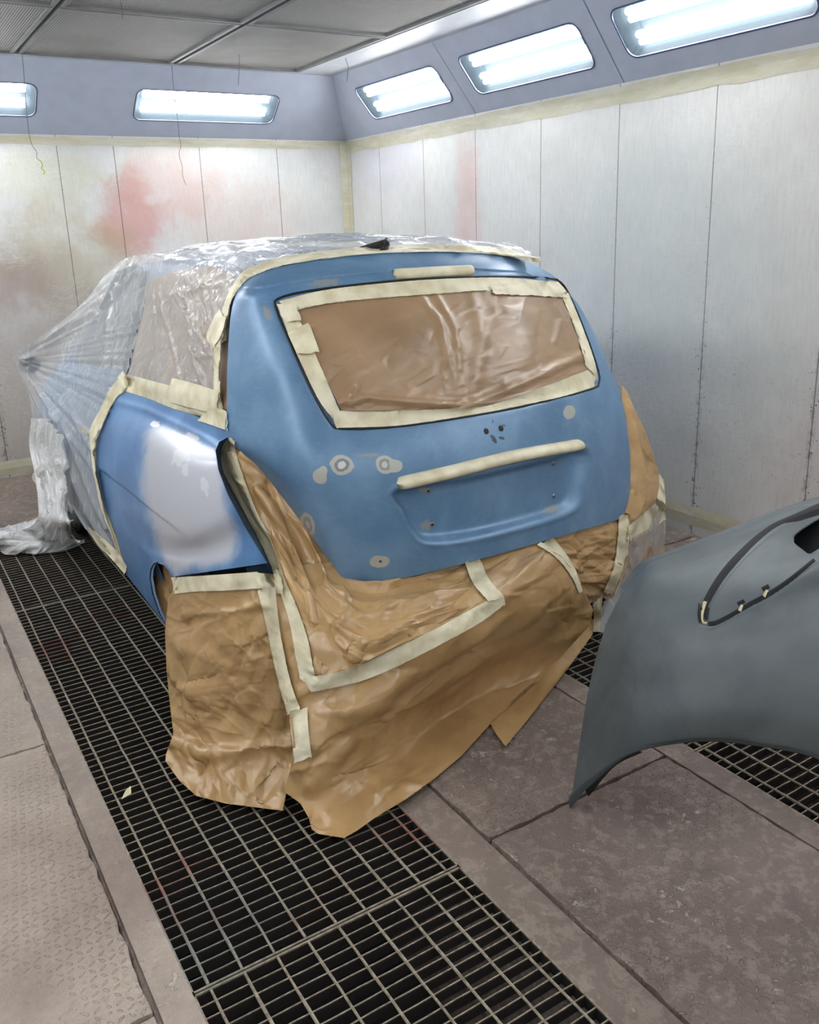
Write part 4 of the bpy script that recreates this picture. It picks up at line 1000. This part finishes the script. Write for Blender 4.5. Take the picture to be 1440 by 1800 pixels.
f2 = [[(222,662,'x',.885),(262,676,'x',.90),(305,690,'x',.91),(345,702,'x',.925),(386,716,'x',.935)],
      [(238,600,'x',.97),(275,610,'x',.975),(312,618,'x',.98),(350,626,'x',.98),(388,634,'x',.965)],
      [(252,530,'x',1.045),(290,533,'x',1.045),(330,537,'x',1.045),(365,540,'x',1.04),(402,548,'x',1.02)],
      [(260,480,'x',1.10),(300,479,'x',1.10),(345,480,'x',1.10),(385,484,'x',1.09),(424,494,'x',1.075)],
      [(264,447,'x',1.145),(320,443,'x',1.16),(370,446,'x',1.16),(410,452,'x',1.15),(446,474,'x',1.13)],
      [(300,438,'x',1.27),(385,430,'x',1.33),(450,430,'x',1.36),(500,438,'x',1.35),(535,454,'x',1.31)],
      [(380,427,'x',1.5),(490,419,'x',1.6),(570,420,'x',1.65),(630,426,'x',1.65),(672,440,'x',1.6)],
      [(600,416,'x',1.9),(690,414,'x',1.98),(755,417,'x',2.0),(800,423,'x',1.98),(830,438,'x',1.92)],
      [(760,417,'x',2.15),(830,422,'x',2.22),(880,430,'x',2.25),(920,440,'x',2.24),(948,456,'x',2.18)]]
RG = net(f2, 280, 150); rpx, _ = proj(RG); rN = normals(RG); fold = np.zeros(RG.shape[:2])
for k in range(16):
    x0 = rnd.uniform(265, 380); y0 = rnd.uniform(485, 540); x1 = x0+rnd.uniform(0, 60); y1 = y0+rnd.uniform(60, 150)
    d_, _ = edge_dist(rpx, [(x0, y0), (min(x1, 385), y1)], False); fold += rnd.uniform(.002, .006)*np.exp(-(d_/rnd.uniform(1.8, 4))**2)
for pl, wd, am in (([(335,612),(352,630),(372,625)], 4, .012), ([(300,520),(385,500)], 5, .006), ([(330,545),(345,640),(360,680)], 4, .009), ([(395,480),(360,500),(340,560)], 4, .006)):
    d_, _ = edge_dist(rpx, pl, False); fold += am*np.exp(-(d_/wd)**2)
RG = RG+rN*fold[..., None]
ra = np.linspace(0, 1, 280)[:, None]*np.ones((1, 150))
topw = np.clip((ra-.45)/.08, 0, 1)
Hc = .014*blur(facets(280, 150, 60, 71, 1.0, 2.4, .15), 1)+.009*blur(facets(280, 150, 240, 72, 1, 3, .2), 1)
RG = RG+rN*(Hc*(.35+.65*topw))[..., None]; RG[..., 2] = np.where(topw > .5, np.minimum(RG[..., 2], 1.597), RG[..., 2])
cut = int(280*.46)
_, V, Fc = add_film(RG[:cut+1], 'film_window', 'window_sheet'); FILM2 = bvh_of(V, Fc)
_, V, Fc = add_film(RG[cut:], 'film_roof', 'roof_sheet'); FILM3 = bvh_of(V, Fc)
# gathered length hanging at the front corner and lying in a heap on the floor
hang = [[(62,735,'x',.66),(85,740,'x',.67),(112,780,'x',.68)], [(60,780,'x',.64),(84,800,'x',.65),(116,830,'x',.67)], [(70,830,'x',.63),(92,845,'x',.64),(118,865,'x',.66)], [(76,880,'x',.61),(98,885,'x',.62),(118,895,'x',.65)],
        [(70,915,'x',.58),(95,925,'x',.60),(124,925,'x',.64)], [(30,930,'z',.06),(80,950,'z',.05),(125,948,'z',.03)], [(-20,935,'z',.10),(40,962,'z',.05),(105,966,'z',.02)], [(-60,945,'z',.05),(10,970,'z',.015),(70,974,'z',.012)]]
HGm = crumple(net(hang, 170, 90), [(.03, 30, 2.6, .7, 0), (.012, 150, 2, 1, 0)], 12)
add_film(HGm, 'film_dense', 'bunched_end')
heap = [[(-60,945,'z',.03),(0,930,'z',.04),(40,918,'z',.05),(80,905,'z',.06),(110,910,'z',.04)], [(-60,960,'z',.08),(0,945,'z',.10),(50,940,'z',.09),(90,938,'z',.08),(120,940,'z',.04)], [(-60,985,'z',.012),(0,966,'z',.012),(55,974,'z',.012),(110,970,'z',.012),(150,955,'z',.012)]]
HP = crumple(net(heap, 70, 110), [(.025, 30, .8, 2.6, 0), (.01, 160, 1, 1, 0)], 13)
add_film(HP, 'film_dense', 'floor_heap')
tip = [[(72,815,'x',.62),(90,830,'x',.64)], [(56,840,'x',.60),(80,855,'x',.62)], [(80,865,'x',.62),(95,870,'x',.64)]]
add_film(crumple(net(tip, 24, 20), [(.02, 8, 1, 1, 0)], 14), 'film_dense', 'loose_corner')
# film at the right rear corner
film_r = empty('masking_film', tuple(at(1130, 1060, 'y', 2.5)*np.array([1, 1, 0])), 'clear film with taped edge hanging at the right rear wheel', 'masking film'); keep_ = film; film = film_r
g = net([[(1098,940,'y',2.44),(1130,925,'y',2.50),(1172,820,'y',2.70)], [(1085,990,'y',2.43),(1120,980,'y',2.50),(1172,920,'y',2.66)], [(1065,1050,'y',2.44),(1105,1040,'y',2.50),(1168,1000,'y',2.64)], [(1040,1120,'y',2.46),(1085,1115,'y',2.52),(1140,1080,'y',2.62)]], 90, 60)
g = crumple(g, [(.008, 40, 1, 2.2, 1.1), (.003, 200, 1, 1, 0)], 15)
add_film(g, 'film', 'hanging_sheet', [(1103,950),(1140,930),(1158,895),(1160,835),(1166,845),(1171,880),(1170,940),(1166,985),(1120,1060),(1062,1112),(1044,1110),(1056,1060),(1078,1048),(1098,1005)])
film = keep_
SURF += [FILM1, FILM2, FILM3]

# ------------------------------------------------------------------ masking tape
GT = 'cream masking tape strips on the car'
def tape(A, B, label, off=.006, n=None, sm=4, surf=None, seed=0, wr=.0012, group=GT):
    A = np.array(smooth_poly(A, 6, False)) if len(A) > 2 else np.array(A, float); B = np.array(smooth_poly(B, 6, False)) if len(B) > 2 else np.array(B, float)
    L = np.linalg.norm(np.diff(A, axis=0), axis=1).sum(); n = max(8, int(L/4)); off += .002; m_ = 6
    A = _cr(A, n); B = _cr(B, n)
    rnd = random.Random(seed*3+len(label)); PX = np.zeros((n, m_, 2))
    for j in range(m_): PX[:, j] = A+(B-A)*j/(m_-1)
    tg = A[-1]-A[-2]; tg = tg/(np.linalg.norm(tg)+1e-9)
    for j in range(m_): PX[0, j] -= tg*0+np.array([rnd.uniform(-2, 2), rnd.uniform(-2, 2)]); PX[-1, j] += np.array([rnd.uniform(-2, 2), rnd.uniform(-2, 2)])
    G = drape(PX, off, surf, sm)
    N = normals(G); H = np.array([[rnd.uniform(-1, 1) for _ in range(m_)] for _ in range(n)]); G = G+N*(H*wr)[..., None]
    V = G.reshape(-1, 3); Fc = grid_faces(n, m_)
    o = mk('masking_tape', V, Fc, M['tape'], thick=0); setp(o, label, 'masking tape', group); register(V, Fc); return o
tape([(381,612),(384,575),(392,540),(405,508),(424,480),(446,468),(500,451),(600,438),(700,431),(800,430),(880,436),(948,453)], [(398,600),(399,560),(407,528),(430,495),(452,482),(500,466),(600,451),(700,444),(800,443),(880,449),(952,462)], 'long tape strip along the rear roof edge above the tailgate', .006, 90)
tape([(378,560),(376,640),(376,722)], [(389,560),(387,640),(387,722)], 'thin upright tape at the rear pillar beside the side window', .006)
tape([(362,590),(372,566),(384,545)], [(374,614),(388,590),(398,560)], 'torn wide tape end on the rear pillar above the side window', .008)
tape([(221,657),(262,668),(310,680),(388,696)], [(218,687),(262,701),(310,720),(396,744)], 'broad tape strip along the belt line under the side window', .006)
tape([(302,664),(345,675),(384,688)], [(296,706),(340,718),(382,728)], 'second tape piece overlapping the rear end of the belt line strip', .009)
tape([(372,716),(400,722)], [(345,738),(400,757)], 'short tape corner at the rear end of the belt line against the tailgate', .007)
tape([(219,655),(196,680),(178,715),(158,757),(160,800),(166,840),(177,890),(197,945),(214,996)], [(221,688),(206,698),(188,728),(173,768),(169,800),(173,840),(184,888),(206,950),(223,1007)], 'long upright tape edging the film in front of the blue quarter panel', .006, 70)
tape([(206,664),(216,652)], [(214,690),(225,678)], 'crumpled tape knot at the front top corner of the quarter panel', .012)
tape([(152,925),(172,958),(198,985),(219,1010)], [(168,935),(188,952),(208,972),(223,996)], 'greasy yellowish tape at the sill end of the clear film', .006)
# rear window frame
tape([(489,530),(560,512),(640,501),(760,491),(880,488),(985,496)], [(512,548),(560,536),(640,526),(760,517),(880,510),(994,520)], 'tape strip along the top of the rear window', .005, 80)
tape([(487,532),(505,582),(530,640),(560,702),(592,745)], [(515,540),(540,590),(562,640),(588,700),(600,728)], 'tape strip down the left side of the rear window', .006, 50)
tape([(505,585),(522,622)], [(543,566),(562,618)], 'overlapping tape patch on the left window strip', .009)
tape([(582,722),(700,722),(830,716),(880,706),(960,678),(1046,645)], [(592,752),(700,748),(830,729),(940,708),(1000,694),(1046,679)], 'tape strip along the bottom of the rear window', .006, 80)
tape([(978,500),(992,530),(1012,580),(1030,640)], [(998,510),(1022,570),(1044,630),(1051,668)], 'tape strip down the right side of the rear window', .006, 40)
tape([(862,500),(930,497),(992,503)], [(868,517),(930,519),(1000,524)], 'crumpled tape piece at the top right of the rear window', .009, wr=.003)
tape([(486,535),(520,535)], [(500,566),(530,562)], 'folded tape patch in the upper left corner of the rear window', .010, wr=.003)
# rear corner and bumper tapes
tape([(402,769),(390,788),(392,826),(412,868),(440,920),(468,975),(492,1040),(508,1090),(519,1150),(528,1196)], [(412,776),(416,800),(432,850),(452,900),(478,950),(498,1010),(520,1062),(540,1120),(549,1165),(558,1208)], 'long curved tape from the tail lamp opening down to the bumper', .008, 90)
tape([(300,1015),(340,1013),(400,1009),(452,1005)], [(305,1044),(345,1040),(400,1038),(462,1034)], 'tape strip holding the wheel paper under the quarter panel edge', .008)
tape([(446,1006),(492,1010)], [(460,1036),(500,1046)], 'pale short tape bridging the two rear corner papers', .010)
tape([(452,1036),(466,1090),(478,1150),(492,1210),(506,1256)], [(484,1032),(491,1100),(504,1170),(516,1215),(528,1246)], 'upright tape joining wheel paper and bumper skirt', .016, 50)
tape([(508,1252),(512,1290),(518,1342)], [(540,1244),(543,1290),(548,1330)], 'short tape end hanging at the foot of the upright joint', .008)
tape([(532,1192),(590,1182),(640,1166),(700,1137),(770,1103),(830,1070),(884,1042)], [(546,1217),(600,1206),(645,1194),(710,1166),(780,1130),(845,1094),(888,1062)], 'long slanting arm of the tape L across the bumper skirt', .007, 80)
tape([(817,988),(832,1025),(860,1058)], [(845,984),(860,1018),(886,1048)], 'short upright arm of the tape L under the tailgate', .008)
tape([(944,957),(978,980),(1004,1012),(1019,1044)], [(974,946),(1000,980),(1014,1006),(1024,1038)], 'tape arc edging the right side of the bumper skirt', .008)
tape([(1088,908),(1086,950),(1078,1000),(1060,1042)], [(1104,903),(1106,955),(1098,1005),(1080,1047)], 'upright tape below the right end of the tailgate', .008)
tape([(1155,882),(1135,900),(1104,926)], [(1170,912),(1142,934),(1104,952)], 'slanting tape on the right corner paper and film', .008)
tape([(1159,826),(1158,860),(1152,888)], [(1168,846),(1170,880),(1170,912)], 'pale upright tape at the outer right edge of the car', .008)
tape([(1042,1062),(1044,1085),(1042,1112)], [(1060,1046),(1058,1080),(1054,1106)], 'small tape end low on the right side of the bumper', .008)

# ------------------------------------------------------------------ grey bumper cover on the floor at the right
bt = at(1005, 1419, 'h', 2.11)
bmp = empty('bumper_cover', (1.75, 1.35, 0), 'dark grey primed bumper cover standing at the right edge of the photo', 'bumper')
br = [[(1098,1038,'h',2.30),(1138,992,'h',2.36),(1200,968,'h',2.40),(1290,934,'h',2.44),(1366,905,'h',2.44),(1440,880,'h',2.44),(1560,850,'h',2.4),(1700,850,'h',2.36)],
      [(1082,1068,'h',2.27),(1125,1035,'h',2.20),(1192,1010,'h',2.18),(1285,975,'h',2.19),(1362,950,'h',2.18),(1440,925,'h',2.16),(1560,895,'h',2.12),(1700,895,'h',2.06)],
      [(1066,1102,'h',2.25),(1115,1090,'h',2.12),(1185,1075,'h',2.04),(1280,1045,'h',1.98),(1360,1020,'h',1.94),(1440,995,'h',1.90),(1560,970,'h',1.84),(1700,970,'h',1.78)],
      [(1048,1160,'h',2.22),(1100,1155,'h',2.07),(1175,1145,'h',1.96),(1275,1122,'h',1.88),(1358,1105,'h',1.84),(1440,1085,'h',1.80),(1560,1070,'h',1.74),(1700,1075,'h',1.68)],
      [(1034,1222,'h',2.19),(1082,1225,'h',2.06),(1160,1210,'h',1.93),(1270,1190,'h',1.84),(1355,1180,'h',1.79),(1440,1175,'h',1.75),(1560,1170,'h',1.68),(1700,1190,'h',1.62)],
      [(1022,1295,'h',2.155),(1062,1290,'h',2.05),(1140,1262,'h',1.92),(1262,1248,'h',1.82),(1350,1250,'h',1.77),(1440,1258,'h',1.72),(1560,1280,'h',1.65),(1700,1330,'h',1.60)],
      [(1012,1362,'h',2.13),(1046,1345,'h',2.05),(1122,1305,'h',1.93),(1252,1288,'h',1.83),(1345,1298,'h',1.78),(1440,1316,'h',1.73),(1560,1360,'h',1.66),(1700,1450,'h',1.61)],
      [(1003,1421,'h',2.112),(1034,1384,'h',2.05),(1112,1324,'h',1.94),(1215,1301,'h',1.87),(1330,1308,'h',1.80),(1440,1332,'h',1.74),(1560,1390,'h',1.67),(1700,1560,'h',1.62)]]
BG = net(br, 170, 230); b_px, _ = proj(BG); bN = normals(BG)
trim_line = smooth_poly([(1600,845),(1500,870),(1440,893),(1395,911),(1362,926),(1332,948),(1300,978),(1270,1013),(1246,1050),(1234,1078),(1233,1094),(1246,1098),(1262,1094),(1290,1079),(1320,1062),(1350,1046),(1385,1022),(1430,987),(1480,950),(1600,880)], 4, False)
inn = inside(b_px, trim_line); dd, _ = edge_dist(b_px, trim_line, False)
BG = BG-bN*(np.where(inn, .012*(1-np.exp(-dd/5)), 0)+.010*np.exp(-(dd/4.5)**2))[..., None]
open_poly = smooth_poly([(1396,950),(1400,938),(1440,912),(1500,885),(1600,855),(1600,900),(1500,935),(1440,966),(1424,975),(1412,968),(1398,957)], 4)
V, Fc, ids = trim(BG, None, [open_poly])
cover = mk('cover_skin', V, Fc, M['bumper'], bmp); COVER = bvh_of(V, Fc)
md = cover.modifiers.new('thickness', 'SOLIDIFY'); md.thickness = .004; md.offset = 0
op = net([[(1375,920,'h',2.34),(1500,870,'h',2.30),(1640,830,'h',2.25)], [(1375,1000,'h',2.20),(1500,960,'h',2.16),(1640,920,'h',2.12)]], 10, 20)
mk('opening_liner', op.reshape(-1, 3), grid_faces(10, 20), M['hole'], bmp)
# lip folded under along the arch edge, and the top edge
low_e = BG[-1]; n_ = len(low_e); inw = np.array([math.sin(YAW), math.cos(YAW), 0])
V = [p for p in low_e]+[p+inw*.035+np.array([0, 0, .012]) for p in low_e]; V = np.array(V); V[:, 2] = np.maximum(V[:, 2], .004)
mk('arch_lip', V, [(i, i+1, n_+i+1, n_+i) for i in range(n_-1)], M['bumper'], bmp)
V = [p for p in BG[-14]]; V = np.concatenate([BG[-11]+bN[-11]*.003, (BG[-6]+BG[-7])/2+bN[-6]*.008, BG[-1]+bN[-1]*.004]); 
mk('edge_bead', V, grid_faces(3, n_), simple('dark_edge_strip', sr(60, 68, 72), .55), bmp)
tv = BG[0]; V = np.concatenate([tv, tv+inw*.05-np.array([0, 0, .01])]); mk('top_flange', V, [(i, i+1, n_+i+1, n_+i) for i in range(n_-1)], M['bumper'], bmp)
def gap(path, wpx, name, mat, off=.003, parent=bmp, n=60, surf=None):
    A = _cr(np.array(path, float), n); T = np.gradient(A, axis=0); T /= np.linalg.norm(T, axis=1, keepdims=True)+1e-9; Nn = np.stack([-T[:, 1], T[:, 0]], 1)
    wv = np.interp(np.linspace(0, 1, n), np.linspace(0, 1, len(wpx)), wpx); PX = np.stack([A+Nn*(wv*k)[:, None] for k in (-.5, -.2, .2, .5)], 1)
    G = drape(PX, off, surf or [COVER], 2); G[:, 1:3] -= 0; N = normals(G); G[:, 1:3] += N[:, 1:3]*.003
    return mk(name, G.reshape(-1, 3), grid_faces(n, 4), mat, parent)
gap([(1500,866),(1440,889),(1395,909),(1362,924),(1330,948),(1298,979),(1269,1013),(1246,1050),(1236,1074)], [9, 9, 9, 12, 14, 13, 11], 'upper_trim_gap', M['navy'])
gap([(1230,1062),(1229,1080),(1231,1095)], [4, 5, 4], 'trim_gap_shadow', M['navy'])
gap([(1246,1097),(1262,1094),(1290,1079),(1320,1061),(1350,1045),(1385,1022),(1432,984)], [9, 9, 8, 8, 9, 8, 7], 'lower_trim_gap', M['navy'])
gap([(1240,1058),(1235,1080),(1236,1093),(1244,1096)], [8, 5, 4, 4], 'trim_clip', M['cream'], .0045, n=20)
gap([(1244,1068),(1241,1082),(1243,1090)], [7, 8, 4], 'trim_clip_core', M['hole'], .006, n=14)
gap([(1300,1074),(1305,1064)], [6, 6], 'trim_clip', M['cream'], .0055, n=8)
gap([(1343,1049),(1349,1038)], [6, 6], 'trim_clip', M['cream'], .0055, n=8)
gap([(1297,1062),(1309,1056)], [7, 7], 'trim_tab', M['navy'], .005, n=8)
gap([(1340,1036),(1352,1030)], [8, 8], 'trim_tab', M['navy'], .005, n=8)
# inner stiffener near the tip
g = net([[(1028,1388,'h',2.12),(1075,1340,'h',2.05),(1120,1318,'h',2.0)], [(1035,1400,'h',2.16),(1080,1348,'h',2.10),(1130,1322,'h',2.05)]], 8, 24)
mk('inner_brace', g.reshape(-1, 3), grid_faces(8, 24), M['navy'], bmp)

# ------------------------------------------------------------------ threads and litter
def thread(path, Y, r, mat, label, end=None):
    P = [at(x, y, 'y', Y) for x, y in path]
    q = MB(); q.tube(_cr(np.array(P), len(P)*5), r, 5); o = q.build('thread', M[mat], smooth=True); setp(o, label, 'thread', 'loose threads hanging from the ceiling'); return o
thread([(38,90),(42,130),(47,200),(52,240),(58,258),(64,266),(65,278),(73,284)], 5.94, .0016, 'thread', 'thin thread hanging in front of the cut off back wall light')
thread([(72,284),(75,290),(73,296),(78,301),(77,307)], 5.93, .003, 'green', 'short yellow-green thread end on the pink stained back wall')
thread([(302,115),(306,165),(313,215),(315,240),(318,256),(315,272),(320,290),(321,308),(327,325)], 5.94, .0016, 'thread', 'long wavy thread hanging before the whole back wall light')
thread([(417,58),(421,100),(419,150)], 5.6, .0015, 'thread', 'short thread hanging from the ceiling filter crossing')
thread([(608,72),(606,95),(612,118),(610,143)], 5.4, .0018, 'thread', 'curved thread hanging by the ceiling border near the booth corner')
thread([(211,-8),(214,14),(216,34)], 4.6, .0015, 'thread', 'tiny thread at the top edge of the photo under the filters')
p = at(222, 1395, 'z', .004); q = MB(); q.add([p+np.array(v) for v in ((-.02, -.02, 0), (.012, -.012, .003), (.02, .022, .006), (.002, .012, .004))], [(0, 1, 2, 3)])
setp(q.build('tape_scrap', M['cream'], smooth=False), 'tiny torn scrap of tape lying on the grating left of the wheel paper', 'tape scrap')
